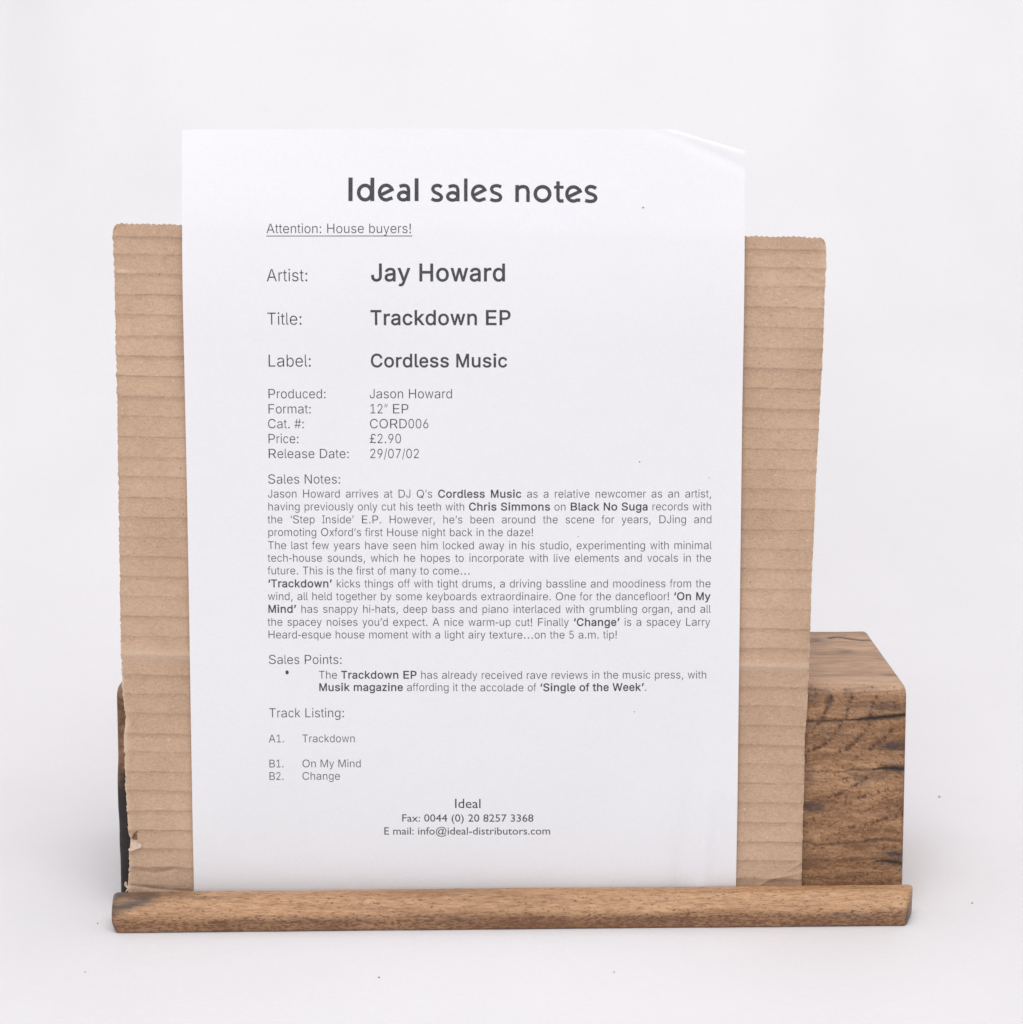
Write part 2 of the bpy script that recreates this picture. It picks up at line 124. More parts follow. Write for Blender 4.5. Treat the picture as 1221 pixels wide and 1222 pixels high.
# ------------------------------------------------------------------ letter outlines
SANS = {
'A': '480;16,0 201,509 276,509 463,0 395,0 287,302 264,372 232,478 245,478 213,371 191,302 85,0;110,142 110,199 370,199 370,142',
'B': '456;60,0 60,509 241,509 266,508 289,504 310,499 329,491 345,481 359,469 371,456 381,442 388,426 394,410 397,392 398,374 397,353 393,336 387,320 378,307 368,295 356,286 343,278 329,272 315,267 315,262 331,260 347,254 363,245 378,234 391,220 402,203 409,189 414,173 417,155 418,136 417,117 413,100 408,83 400,67 390,52 377,39 362,28 344,18 324,10 301,4 275,1 247,0;125,57 245,57 272,58 296,63 315,70 330,80 341,92 349,105 354,120 355,137 354,153 350,169 342,184 333,197 320,209 306,218 289,225 269,229 248,231 125,231;125,285 238,285 256,287 273,290 288,296 302,304 314,314 323,326 330,340 335,355 336,372 334,388 330,403 323,417 313,429 299,439 283,446 263,450 240,452 125,452',
'C': '510;267,-7 235,-5 205,1 177,11 150,25 126,42 104,63 86,88 70,115 57,146 48,179 42,215 40,254 42,293 48,329 57,362 70,393 86,421 104,445 126,466 150,484 177,498 205,508 235,514 267,516 286,515 305,513 323,509 340,504 357,498 373,490 388,481 402,471 415,460 427,447 438,433 448,418 456,402 463,385 469,367 473,348 408,348 404,365 397,380 389,395 380,407 369,418 357,428 344,437 330,444 315,449 300,453 284,455 267,456 245,454 223,450 203,443 184,432 166,419 150,403 137,385 125,364 116,340 109,314 105,285 103,254 105,223 109,194 116,168 125,145 137,123 151,105 166,89 184,76 203,66 223,59 245,54 267,53 284,54 300,56 315,60 330,65 344,72 357,81 369,90 380,102 389,114 397,128 404,144 408,160 473,160 469,142 463,124 457,107 448,91 438,76 428,62 416,49 402,38 388,28 373,19 357,11 341,5 323,0 305,-4 286,-6',
'D': '502;219,0 96,0 96,57 215,57 244,58 272,63 296,70 318,81 337,94 354,110 368,128 379,149 388,172 394,198 398,226 399,255 398,285 394,312 388,337 379,361 368,381 354,399 338,415 320,428 299,438 275,446 249,450 221,452 93,452 93,509 225,509 261,507 294,501 325,492 353,478 377,461 399,441 418,418 433,391 446,361 455,329 460,293 462,255 460,217 455,181 446,149 433,119 417,92 398,68 376,48 351,31 322,17 291,8 256,2;125,509 125,0 60,0 60,509',
'E': '419;60,0 60,509 372,509 372,452 125,452 125,286 355,286 355,229 125,229 125,57 375,57 375,0',
'F': '410;60,0 60,509 369,509 369,452 125,452 125,278 346,278 346,221 125,221 125,0',
'G': '520;269,-7 236,-5 205,1 176,11 149,25 125,43 104,64 85,88 69,116 57,146 47,179 42,215 40,254 42,293 47,329 57,362 69,393 85,421 103,445 125,466 149,484 175,498 203,508 233,514 265,516 285,515 304,513 322,509 340,504 358,497 374,489 389,480 403,469 416,458 429,445 439,431 449,416 458,401 465,384 470,367 474,349 408,349 402,365 395,379 387,393 378,406 368,417 356,427 344,436 330,443 315,448 300,453 283,455 265,456 243,454 222,450 202,443 183,432 166,419 150,404 137,385 125,364 116,340 109,314 105,285 103,254 105,223 109,194 116,168 125,145 137,124 151,105 166,90 184,76 203,66 224,59 246,54 269,53 290,54 309,57 328,63 345,71 360,81 374,93 386,107 396,123 404,141 410,160 414,180 415,202 434,199 283,199 283,256 478,256 478,200 476,170 471,141 463,115 451,91 436,69 419,50 399,33 377,19 352,8 326,0 298,-5',
'H': '517;60,0 60,509 125,509 125,289 392,289 392,509 457,509 457,0 392,0 392,232 125,232 125,0',
'I': '300;31,0 31,57 118,57 118,452 31,452 31,509 269,509 269,452 183,452 183,57 269,57 269,0',
'J': '396;185,-7 153,-4 124,3 98,15 75,33 57,55 44,81 36,111 33,145 33,173 98,173 98,145 99,123 104,104 111,88 122,74 134,64 149,56 166,51 185,50 204,51 220,56 235,64 248,74 258,88 266,104 270,123 272,145 272,509 336,509 336,145 334,111 326,81 313,55 294,33 271,15 246,3 217,-4',
'K': '467;104,145 104,216 139,261 174,303 212,344 364,509 448,509 231,276 228,276;60,0 60,509 125,509 125,334 124,225 125,193 125,0;372,0 188,259 228,309 449,0',
'L': '393;60,0 60,509 125,509 125,57 361,57 361,0',
'M': '628;60,0 60,509 152,509 277,187 287,159 299,123 311,84 322,49 307,49 318,83 330,121 342,158 352,187 476,509 568,509 568,0 504,0 504,291 504,327 505,369 506,413 507,457 513,457 498,409 482,363 467,322 456,291 342,0 286,0 170,291 159,321 145,361 129,408 112,457 119,457 120,416 121,372 122,328 122,291 122,0',
'N': '523;60,0 60,509 136,509 343,183 363,151 388,107 414,55 405,54 401,108 399,157 399,195 399,509 463,509 463,0 387,0 202,290 177,331 148,381 108,452 119,454 122,384 124,328 125,291 125,0',
'O': '533;267,-7 235,-5 205,1 177,11 150,25 126,42 105,63 86,88 70,115 57,146 48,179 42,215 40,254 42,293 48,329 57,362 70,393 86,421 105,445 126,466 150,484 177,498 205,508 235,514 267,516 299,514 329,508 357,498 384,484 408,466 429,445 448,421 464,393 477,362 486,329 491,293 493,254 491,215 486,179 477,146 464,115 448,88 429,63 408,42 384,25 357,11 329,1 299,-5;267,53 289,54 310,59 330,66 349,76 367,89 383,105 396,123 408,144 418,168 425,194 429,223 430,254 429,286 425,314 418,341 408,365 396,386 383,404 367,420 349,433 330,443 310,450 289,454 267,456 245,454 223,450 203,443 184,433 167,420 151,404 137,385 125,364 116,340 109,314 105,285 103,254 105,223 109,194 116,168 125,144 137,123 151,105 167,89 184,76 203,66 223,59 245,54',
'P': '445;60,0 60,509 235,509 263,507 289,503 312,497 332,487 350,476 366,462 379,447 390,430 398,411 404,391 407,370 409,348 407,325 404,304 398,284 390,265 379,248 366,233 350,219 332,207 312,198 289,191 263,187 235,186 109,186 109,242 233,242 252,243 269,246 284,250 297,256 312,266 324,279 333,294 339,310 343,328 344,348 343,367 339,385 333,402 324,416 312,428 297,439 268,449 251,451 232,452 125,452 125,0',
'Q': '533;245,159 313,159 369,85 384,65 468,-48 401,-48 346,27 331,46;267,-7 235,-5 205,1 177,11 150,25 126,42 105,63 86,88 70,115 57,146 48,179 42,215 40,254 42,293 48,329 57,362 70,393 86,421 105,445 126,466 150,484 177,498 205,508 235,514 267,516 299,514 329,508 357,498 384,484 408,466 429,445 448,421 464,393 477,362 486,329 491,293 493,254 491,215 486,179 477,146 464,115 448,88 429,63 408,42 384,25 357,11 329,1 299,-5;267,53 289,54 310,59 330,66 349,76 367,89 383,105 396,123 408,144 418,168 425,194 429,223 430,254 429,286 425,314 418,341 408,365 396,386 383,404 367,420 349,433 330,443 310,450 289,454 267,456 245,454 223,450 203,443 184,433 167,420 151,404 137,385 125,364 116,340 109,314 105,285 103,254 105,223 109,194 116,168 125,144 137,123 151,105 167,89 184,76 203,66 223,59 245,54',
'R': '449;60,0 60,509 236,509 264,507 290,504 313,497 333,489 351,478 367,465 380,450 390,433 399,415 405,395 408,374 409,352 408,330 405,309 399,290 390,271 380,255 367,240 351,228 333,217 312,209 289,203 264,199 236,198 96,198 96,255 234,255 252,256 269,258 284,262 298,267 313,276 325,287 334,300 340,316 344,333 345,352 344,371 340,389 334,405 325,419 313,430 298,440 284,445 269,449 252,451 233,452 125,452 125,0;353,0 230,229 303,229 428,0',
'S': '447;224,-9 197,-8 172,-4 149,1 128,9 108,19 91,31 76,45 64,60 54,77 46,96 41,115 38,137 104,137 108,118 114,102 123,88 136,76 150,66 166,59 185,53 204,50 224,49 241,50 257,52 272,55 286,60 303,69 317,79 329,92 338,106 344,122 346,139 344,154 340,168 332,179 322,189 310,197 296,205 245,222 184,239 154,249 128,260 105,274 86,289 71,307 60,326 54,348 52,372 53,393 58,413 65,431 75,448 87,463 102,476 119,488 138,498 158,506 180,511 203,514 227,516 252,514 275,511 296,505 316,498 334,488 351,476 365,463 377,449 387,433 394,415 399,397 401,378 337,378 334,396 326,412 316,426 302,437 286,447 267,453 247,457 225,459 204,457 185,454 167,448 152,440 139,430 129,418 121,405 117,391 115,376 117,359 122,345 131,334 142,324 155,315 169,308 212,293 264,279 312,264 328,256 344,248 359,238 372,226 384,213 395,198 401,185 405,171 407,155 408,139 407,118 403,99 396,81 386,64 374,48 360,34 343,21 323,11 302,2 278,-4 252,-8',
'T': '449;32,452 32,509 417,509 417,452 257,452 257,0 193,0 193,452',
'W': '686;155,0 16,509 82,509 163,196 175,145 187,94 197,40 189,40 200,94 211,145 224,196 306,509 380,509 462,196 474,145 486,94 497,40 488,40 499,94 510,145 523,196 603,509 670,509 530,0 455,0 368,323 351,391 336,475 350,475 335,395 318,323 230,0',
'Y': '472;203,0 203,208 16,509 91,509 192,344 222,292 250,230 224,230 251,293 280,344 381,509 455,509 268,208 268,0',
'a': '389;160,-9 142,-8 126,-5 110,-1 94,5 80,12 68,22 57,32 48,45 40,58 35,73 31,90 30,108 32,128 36,146 43,161 53,174 64,184 78,193 92,200 108,206 125,211 178,220 234,227 257,231 265,235 271,240 274,246 275,272 272,285 267,297 260,307 251,315 240,322 227,327 212,330 196,331 178,330 163,327 149,322 137,316 127,309 118,301 110,292 104,283 100,274 41,291 48,308 57,322 67,335 79,346 91,355 104,364 118,370 133,375 148,379 163,382 179,384 194,384 239,379 255,375 271,369 286,360 300,350 312,336 322,320 329,306 333,290 336,272 337,251 337,0 277,0 277,52 272,52 252,25 242,16 229,8 215,1 199,-4 181,-7;170,45 192,47 211,51 228,59 242,68 254,80 263,93 270,108 274,122 276,138 276,190 259,182 231,176 200,171 175,168 134,159 112,147 103,139 97,130 93,118 92,105 93,93 96,82 102,72 109,64 119,57 130,52 142,48 156,46',
'b': '424;229,-8 208,-7 189,-3 172,4 159,12 147,21 138,31 118,59 112,59 112,0 53,0 53,509 114,509 114,319 118,319 137,346 158,364 171,373 188,379 207,383 229,384 252,383 274,378 294,371 313,361 330,347 345,332 359,313 370,293 379,270 385,245 389,218 390,189 389,160 385,133 379,108 370,84 359,64 346,45 330,29 313,16 294,5 274,-2 252,-7;220,47 237,48 253,51 267,57 279,66 291,76 301,88 309,101 316,117 321,133 325,151 327,170 328,189 327,209 325,227 321,245 316,261 309,276 301,290 291,301 280,311 267,319 253,325 237,329 220,330 203,329 188,325 174,320 161,312 150,302 140,291 132,278 125,263 120,247 116,229 113,210 113,189 113,169 116,150 120,132 125,115 132,100 140,86 150,75 162,65 174,57 188,51 204,48',
'c': '396;207,-8 182,-7 159,-2 137,6 117,16 98,30 82,46 68,64 56,85 46,108 40,133 36,159 34,187 36,216 40,243 46,268 56,291 68,312 82,330 98,346 117,360 137,371 159,378 182,383 207,384 226,384 243,381 260,377 276,371 291,364 305,356 318,346 330,335 340,322 349,308 356,293 362,277 303,262 290,289 270,311 242,325 207,330 189,329 173,325 158,319 145,310 134,300 124,287 115,274 108,258 103,242 99,224 97,206 96,187 97,169 99,151 103,134 108,117 115,102 124,89 134,76 145,66 158,57 173,51 189,48 207,46 243,52 271,66 292,89 304,117 363,102 357,86 350,70 341,56 331,43 319,32 306,21 292,12 277,5 261,-1 244,-5 226,-7',
'd': '424;195,-8 172,-7 151,-2 130,5 111,16 94,29 79,45 66,64 55,84 46,108 39,133 35,160 34,189 35,218 39,245 46,270 55,293 66,313 79,332 95,347 112,361 131,371 151,378 173,383 196,384 218,383 237,379 253,373 267,364 278,355 287,346 306,319 311,319 311,509 372,509 372,0 313,0 313,59 307,59 287,31 277,21 266,12 252,4 236,-3 217,-7;205,47 221,48 236,51 250,57 263,65 274,75 284,86 293,100 299,115 305,132 309,150 311,169 312,189 311,210 309,229 305,247 300,263 293,278 284,291 275,302 263,312 251,320 237,325 221,329 205,330 187,329 172,325 157,319 145,311 133,301 124,290 115,276 108,261 103,245 99,227 97,209 96,189 97,170 99,151 103,133 109,117 115,101 124,88 134,76 145,66 158,57 172,51 188,48',
'e': '404;212,-8 185,-7 161,-2 138,6 117,16 98,30 82,46 68,64 56,85 46,108 40,132 35,159 34,187 35,215 39,242 46,267 55,290 67,311 81,329 97,346 115,359 135,370 157,378 180,383 205,384 221,384 236,382 251,379 266,374 280,368 294,361 307,351 319,341 331,329 341,315 350,299 357,282 363,263 368,242 370,219 371,194 371,169 75,169 75,221 338,221 310,202 309,220 307,237 303,254 298,269 288,286 277,301 263,314 246,323 227,328 205,330 189,329 173,326 159,321 146,313 131,301 119,286 109,270 102,251 97,231 96,211 96,178 97,157 100,139 104,122 110,106 118,92 128,80 139,70 151,61 165,55 179,50 195,47 212,46 227,47 241,49 254,53 265,58 276,65 294,82 306,105 365,91 358,72 348,55 335,39 324,29 311,19 298,11 283,4 266,-1 249,-5 231,-7',
'f': '254;228,379 228,327 6,327 6,379;81,0 81,432 82,452 87,470 96,486 107,499 120,510 135,519 152,525 169,529 187,530 222,527 243,521 227,468 215,472 195,474 178,472 164,468 154,460 147,449 143,435 142,419 142,0',
'g': '425;207,-151 187,-150 168,-148 150,-144 134,-140 114,-132 97,-122 82,-110 70,-97 59,-84 51,-69 101,-41 122,-66 131,-74 142,-82 154,-88 169,-93 187,-96 207,-97 229,-96 249,-92 267,-85 282,-75 295,-62 304,-47 310,-28 311,-6 311,68 306,68 287,41 266,23 252,16 236,10 217,6 195,5 173,6 152,10 132,17 113,27 95,39 80,53 67,71 55,90 46,112 39,136 35,163 34,191 35,220 39,246 46,271 55,293 66,314 80,332 95,347 112,361 131,371 152,378 173,383 196,384 218,383 237,379 253,373 267,365 279,356 288,346 308,319 313,319 313,379 372,379 372,-9 371,-32 367,-54 360,-73 350,-90 338,-104 324,-117 308,-127 291,-136 271,-142 251,-147 229,-150;205,59 222,60 237,63 251,68 264,75 278,87 290,103 300,121 305,137 309,154 312,172 312,193 312,212 309,231 305,248 300,264 293,278 285,291 275,303 264,312 251,320 237,325 222,329 205,330 188,329 172,325 158,320 145,312 134,302 124,290 115,277 109,262 103,246 99,229 97,212 96,193 97,173 99,155 103,138 109,123 118,104 131,88 145,76 158,68 172,63 188,60',
'h': '410;114,227 114,0 53,0 53,509 114,509 114,287 102,287 112,312 124,332 137,349 152,362 169,372 187,379 207,383 227,384 246,383 264,380 280,376 295,369 309,360 321,349 332,336 341,321 348,304 353,285 356,264 357,240 357,0 296,0 296,235 295,256 290,275 283,291 273,304 260,315 246,323 229,328 210,329 192,328 176,324 161,317 147,308 136,297 126,283 119,266 115,248',
'i': '167;53,0 53,379 114,379 114,0;84,443 73,444 63,448 54,455 47,463 43,472 41,483 43,494 47,504 54,512 63,518 73,522 84,524 95,522 105,518 114,512 121,504 125,494 126,483 125,472 121,463 114,455 105,448 95,444',
'j': '167;53,379 114,379 114,-30 113,-47 111,-63 107,-77 102,-90 92,-106 80,-119 65,-129 52,-135 37,-139 21,-142 4,-143 -10,-143 -10,-87 2,-87 18,-85 31,-80 40,-72 47,-61 51,-46 53,-29;83,443 72,444 62,448 53,455 47,463 42,472 41,483 42,494 47,504 53,512 62,518 72,522 83,524 95,522 105,518 114,512 120,504 125,494 126,483 125,472 120,463 114,455 105,448 95,444',
'k': '381;110,137 110,212 121,212 284,379 360,379 184,199 177,199;53,0 53,509 114,509 114,0;294,0 148,186 191,229 372,0',
'l': '189;139,-2 119,-1 101,3 86,10 74,20 65,33 58,47 54,65 53,84 53,509 114,509 114,99 114,83 120,62 126,57 135,53 146,52 160,53 170,54 181,3 162,-1',
'm': '610;53,0 53,379 112,379 112,295 108,295 114,314 122,331 132,346 144,358 158,368 172,376 187,382 203,385 219,386 239,385 257,380 273,372 287,361 299,347 309,331 316,314 321,295 312,295 318,312 326,329 337,343 350,356 364,366 381,375 398,381 417,385 437,386 453,385 468,383 483,378 497,372 510,364 522,354 532,342 541,328 548,313 553,296 556,276 557,255 557,0 496,0 496,254 494,273 490,289 483,302 473,313 456,323 438,329 419,330 402,329 387,326 374,320 363,312 353,302 345,290 340,277 336,263 335,247 335,0 274,0 274,260 272,280 265,297 253,311 238,322 220,328 199,330 185,329 171,326 158,320 145,312 135,302 126,289 119,274 115,257 114,238 114,0',
'n': '410;114,227 114,0 53,0 53,379 112,379 112,287 102,287 112,312 124,332 137,349 152,362 169,372 187,379 207,383 227,384 246,383 264,380 280,376 295,369 309,360 321,349 332,336 341,321 348,304 353,285 356,264 357,240 357,0 296,0 296,235 295,256 290,275 283,291 273,304 260,315 246,323 229,328 210,329 192,328 176,324 161,317 147,308 136,297 126,283 119,266 115,248',
'o': '415;207,-8 182,-7 159,-2 137,6 117,16 98,30 82,46 68,64 56,85 46,108 40,133 36,159 34,187 36,216 40,243 46,268 56,291 68,312 82,330 98,346 117,360 137,371 159,378 182,383 207,384 233,383 256,378 278,371 299,360 317,346 333,330 347,312 359,291 369,268 376,243 380,216 381,187 380,159 376,133 369,108 359,85 347,64 333,46 317,30 299,16 278,6 256,-2 233,-7;207,46 226,48 242,51 257,57 270,66 282,76 292,89 300,102 307,117 312,134 316,151 318,169 319,187 318,206 316,224 312,242 307,258 300,274 292,287 282,300 270,310 257,319 242,325 226,329 207,330 189,329 173,325 158,319 145,310 134,300 124,287 115,274 108,258 103,242 99,224 97,206 96,187 97,169 99,151 103,134 108,117 115,102 124,89 134,76 145,66 158,57 173,51 189,48',
'p': '424;53,-143 53,379 112,379 112,319 118,319 137,346 158,364 171,373 188,379 207,383 229,384 252,383 274,378 294,371 313,361 330,347 345,332 359,313 370,293 379,270 385,245 389,218 390,189 389,160 385,133 379,108 370,84 359,64 346,45 330,29 313,16 294,5 274,-2 252,-7 229,-8 208,-7 189,-3 173,4 159,12 147,21 138,31 118,59 114,59 114,-143;220,47 237,48 253,51 267,57 279,66 291,76 301,88 309,101 316,117 321,133 325,151 327,170 328,189 327,209 325,227 321,245 316,261 309,276 301,290 291,301 280,311 267,319 253,325 237,329 220,330 203,329 188,325 174,320 161,312 150,302 140,291 132,278 125,263 120,247 116,229 113,210 113,189 113,169 116,150 120,132 125,115 132,100 140,86 150,75 162,65 174,57 188,51 204,48',
'q': '424;372,-143 311,-143 311,59 306,59 287,31 277,21 266,12 252,4 236,-3 217,-7 195,-8 172,-7 151,-2 130,5 111,16 94,29 79,45 66,64 55,84 46,108 39,133 35,160 34,189 35,218 39,245 46,270 55,293 66,313 79,332 95,347 112,361 131,371 151,378 173,383 196,384 218,383 237,379 253,373 267,364 278,355 287,346 307,319 313,319 313,379 372,379;205,47 221,48 236,51 250,57 263,65 274,75 284,86 293,100 299,115 305,132 309,150 311,169 312,189 311,210 309,229 305,247 300,263 293,278 284,291 275,302 263,312 251,320 237,325 221,329 205,330 187,329 172,325 157,319 145,311 133,301 124,290 115,276 108,261 103,245 99,227 97,209 96,189 97,170 99,151 103,133 109,117 115,101 124,88 134,76 145,66 158,57 172,51 188,48',
'r': '259;53,0 53,379 112,379 112,321 115,321 124,339 137,354 152,367 166,375 181,380 196,384 213,385 229,384 243,384 243,322 230,324 207,326 190,324 174,321 159,315 146,306 135,296 126,284 119,269 115,254 114,237 114,0',
's': '365;182,-8 163,-7 145,-5 128,-2 112,3 98,10 84,18 72,27 62,38 53,50 45,63 40,78 36,94 94,107 101,87 111,72 124,60 141,52 160,47 181,45 200,46 217,50 232,55 244,62 258,74 265,88 268,103 266,115 262,126 254,136 243,144 229,150 212,155 149,170 125,177 104,186 87,196 72,208 61,222 53,237 48,255 47,274 48,290 51,305 57,319 65,332 75,343 87,354 100,363 115,370 131,377 149,381 167,384 187,384 206,384 223,381 239,378 254,372 271,363 286,352 299,339 309,324 318,308 324,290 268,277 262,291 254,304 243,316 228,325 210,331 187,333 166,331 147,326 131,317 119,305 111,292 109,277 110,264 115,253 124,243 136,235 152,229 172,223 229,209 254,202 275,194 292,183 306,171 317,158 325,142 330,125 331,107 330,90 326,75 321,61 312,47 302,35 290,24 276,15 260,6 242,0 223,-5 203,-7',
't': '227;204,379 204,327 6,327 6,379;65,471 126,471 126,98 127,83 130,70 136,61 144,55 156,51 170,50 185,51 202,54 213,2 192,-3 168,-4 145,-3 125,2 107,10 92,21 80,35 72,52 67,71 65,93',
'u': '410;182,-5 164,-4 146,-1 130,4 115,11 101,20 89,31 78,44 69,59 62,76 57,95 54,116 53,139 53,379 114,379 114,144 115,123 119,105 127,89 137,75 150,64 164,56 181,52 200,50 218,51 234,55 249,62 263,71 274,83 283,97 290,113 295,132 296,153 296,379 357,379 357,0 298,0 298,92 307,92 297,67 286,47 272,30 257,17 240,7 222,0 203,-4',
'v': '389;163,0 17,379 84,379 165,155 187,87 206,21 184,21 203,87 224,155 305,379 371,379 226,0',
'w': '567;138,0 23,379 87,379 133,214 154,137 175,41 165,41 186,135 206,214 252,379 316,379 362,214 382,136 402,41 391,41 413,135 434,214 480,379 545,379 429,0 368,0 319,172 305,225 291,280 277,338 291,338 277,280 263,225 248,172 199,0',
'x': '379;21,0 171,218 171,171 29,379 100,379 147,306 179,253 207,206 175,206 202,253 233,306 282,379 352,379 209,169 209,214 358,0 287,0 231,85 200,136 173,182 205,182 178,136 148,85 91,0',
'y': '389;47,-139 61,-86 83,-89 94,-90 104,-89 113,-86 122,-81 130,-74 138,-64 145,-51 151,-36 163,-1 17,379 84,379 165,155 187,87 206,21 184,21 202,87 224,155 305,379 371,379 204,-58 196,-77 187,-93 177,-107 165,-119 153,-128 139,-136 125,-141 109,-144 91,-145 65,-143',
'z': '380;42,0 42,46 254,320 254,323 48,323 48,379 333,379 333,331 126,60 126,56 339,56 339,0',
'0': '453;227,-7 199,-5 174,1 151,11 130,24 111,41 95,62 80,86 69,113 60,144 53,178 49,214 48,254 49,294 53,330 60,364 69,395 81,422 95,447 112,467 130,484 151,498 174,508 200,514 227,516 254,514 279,508 302,498 323,484 342,467 358,447 372,422 384,395 393,364 400,330 404,294 405,254 404,214 400,178 393,144 384,113 373,86 359,62 342,41 323,24 302,11 279,1 254,-5;227,50 245,51 261,56 276,63 290,74 303,87 313,103 323,122 330,144 336,168 340,194 343,223 344,254 343,285 340,314 336,341 330,365 323,387 313,405 303,422 290,435 276,446 261,453 245,458 227,460 209,458 192,453 177,446 163,435 151,422 140,405 131,387 123,365 117,341 113,314 110,285 109,254 110,223 113,194 117,168 123,144 131,122 140,103 151,87 163,74 177,63 192,56 209,51',
'1': '453;76,0 76,55 391,55 391,0;276,509 276,0 212,0 212,448 209,448 86,358 86,427 198,509',
'2': '453;64,0 64,47 234,229 282,282 294,298 303,312 311,327 316,341 319,356 320,371 319,389 315,405 308,419 298,431 287,441 273,449 258,455 241,458 224,460 205,458 188,454 172,447 159,438 148,427 139,413 132,398 128,381 127,362 66,362 67,384 71,405 77,424 86,442 98,459 111,473 126,486 143,496 162,505 182,511 203,514 225,516 247,514 268,511 288,505 306,497 323,486 337,474 350,461 361,445 370,428 376,411 380,392 381,372 380,354 377,336 371,318 365,304 357,290 347,275 336,259 267,180 153,60 153,57 389,57 389,0',
'3': '453;218,-7 195,-6 173,-3 152,2 133,10 114,19 98,30 83,43 70,57 60,74 52,91 46,111 44,132 109,132 112,115 118,100 126,87 137,76 150,66 165,59 182,54 200,51 219,50 239,51 258,55 275,61 291,69 304,80 315,93 323,108 328,125 329,145 328,163 323,180 316,196 306,211 292,223 275,234 260,240 242,244 223,247 201,248 157,248 157,299 288,448 288,452 70,452 70,509 372,509 372,461 211,278 211,289 239,290 264,288 287,284 308,276 327,265 344,253 359,239 371,222 381,205 387,186 392,166 393,145 392,123 387,103 380,84 370,66 358,50 344,36 327,23 309,12 288,4 266,-2 243,-6',
'4': '453;40,105 40,158 247,509 311,509 109,166 109,163 413,163 413,105;282,0 282,121 282,146 282,318 343,318 343,0',
'5': '453;221,-7 199,-6 178,-2 159,3 140,11 123,21 108,32 94,45 83,60 73,76 66,93 62,111 60,130 122,130 125,115 130,102 138,89 148,78 160,68 173,60 188,54 204,51 221,50 241,51 259,56 276,64 291,75 304,89 314,104 322,122 326,141 328,162 327,178 324,193 320,208 314,221 303,237 290,251 275,262 257,270 238,275 218,277 201,276 184,273 167,268 152,262 139,255 128,246 67,253 96,509 366,509 366,452 151,452 134,301 136,301 148,311 162,318 178,325 194,330 212,333 229,334 247,333 263,330 279,326 294,321 308,314 321,306 334,296 345,285 355,273 364,260 372,246 379,231 384,215 388,199 390,181 391,163 390,139 385,117 379,95 369,76 357,57 343,41 327,27 309,15 289,6 268,-1 245,-5',
'6': '453;226,-7 203,-5 182,-1 161,5 142,15 125,26 109,40 96,56 84,74 75,94 69,115 65,138 64,162 65,180 68,199 73,219 80,239 89,261 102,285 118,311 137,340 252,509 322,509 151,261 145,261 157,279 165,288 184,302 208,311 221,313 235,314 257,313 278,309 298,303 316,295 332,284 346,271 359,257 370,240 378,221 384,201 388,180 389,157 388,134 384,112 377,92 368,73 356,55 343,39 327,26 310,14 291,5 271,-2 249,-6;226,48 245,50 263,55 279,63 293,73 304,86 314,101 322,119 326,137 327,157 326,178 322,196 314,213 304,228 293,241 279,251 263,259 245,264 226,265 207,264 190,259 174,252 160,241 148,229 138,214 131,197 126,179 125,158 126,138 131,119 138,102 148,86 160,73 174,63 190,55 207,50',
'7': '453;97,0 323,448 323,452 62,452 62,509 391,509 391,449 165,0',
'8': '453;226,-7 201,-6 178,-2 156,3 136,11 117,21 101,33 86,47 74,62 64,78 57,96 53,115 52,135 53,151 55,166 59,181 65,195 75,212 87,228 101,241 117,252 134,260 153,265 153,267 135,273 119,282 105,293 93,308 83,324 76,342 72,360 70,380 72,399 75,417 82,434 90,450 101,464 114,477 129,488 146,498 164,506 184,511 204,514 226,516 248,514 269,511 288,506 306,498 323,488 337,477 350,464 361,450 370,434 377,417 380,399 382,380 380,361 376,342 369,324 359,308 347,293 333,282 318,273 300,267 300,265 319,260 335,252 351,241 365,228 377,212 387,195 393,181 397,166 400,151 401,135 399,115 395,96 388,78 378,62 366,47 352,33 335,21 317,11 296,3 275,-2 251,-6;226,49 248,50 267,54 285,60 300,69 313,79 323,91 331,106 335,121 337,139 335,157 330,173 322,189 312,202 298,213 283,223 265,230 247,234 226,235 206,234 187,230 169,223 154,213 140,202 130,189 122,173 117,157 115,139 117,121 121,106 129,91 139,79 152,69 167,60 180,55 195,52 210,50;226,290 244,291 260,294 274,300 287,308 298,318 307,330 314,344 318,359 319,376 318,392 314,407 308,420 299,432 288,442 275,449 260,455 244,459 226,460 208,459 192,455 177,449 164,442 153,432 145,420 138,407 134,392 133,376 134,359 138,344 145,330 154,318 165,308 178,300 193,294 209,291',
'9': '453;226,516 249,514 271,510 291,503 310,494 328,482 343,468 356,452 368,434 377,414 384,393 388,371 389,347 388,328 385,309 380,290 373,270 363,248 350,224 334,197 315,168 200,0 130,0 301,248 307,248 302,238 295,229 287,221 268,207 257,202 245,198 232,195 218,195 195,196 175,199 155,206 137,214 121,225 106,237 94,252 83,269 74,287 68,307 65,329 64,352 65,375 69,397 75,417 85,436 96,454 110,469 125,483 143,494 162,504 182,510 203,514;226,460 207,459 190,454 174,446 160,435 148,423 138,407 131,390 127,372 125,352 127,331 131,313 138,295 148,280 160,268 174,257 190,250 207,245 226,243 245,245 263,249 279,257 293,267 305,280 314,295 322,312 326,330 327,350 326,371 322,390 314,407 305,422 293,435 279,446 263,454 245,459',
'.': '188;95,-4 83,-3 73,1 63,9 55,18 51,29 50,41 51,53 55,64 63,73 73,81 83,85 95,87 107,85 118,81 128,73 135,64 140,53 141,41 140,29 135,18 128,9 118,1 107,-3',
',': '188;38,-119 68,71 137,71 84,-119',
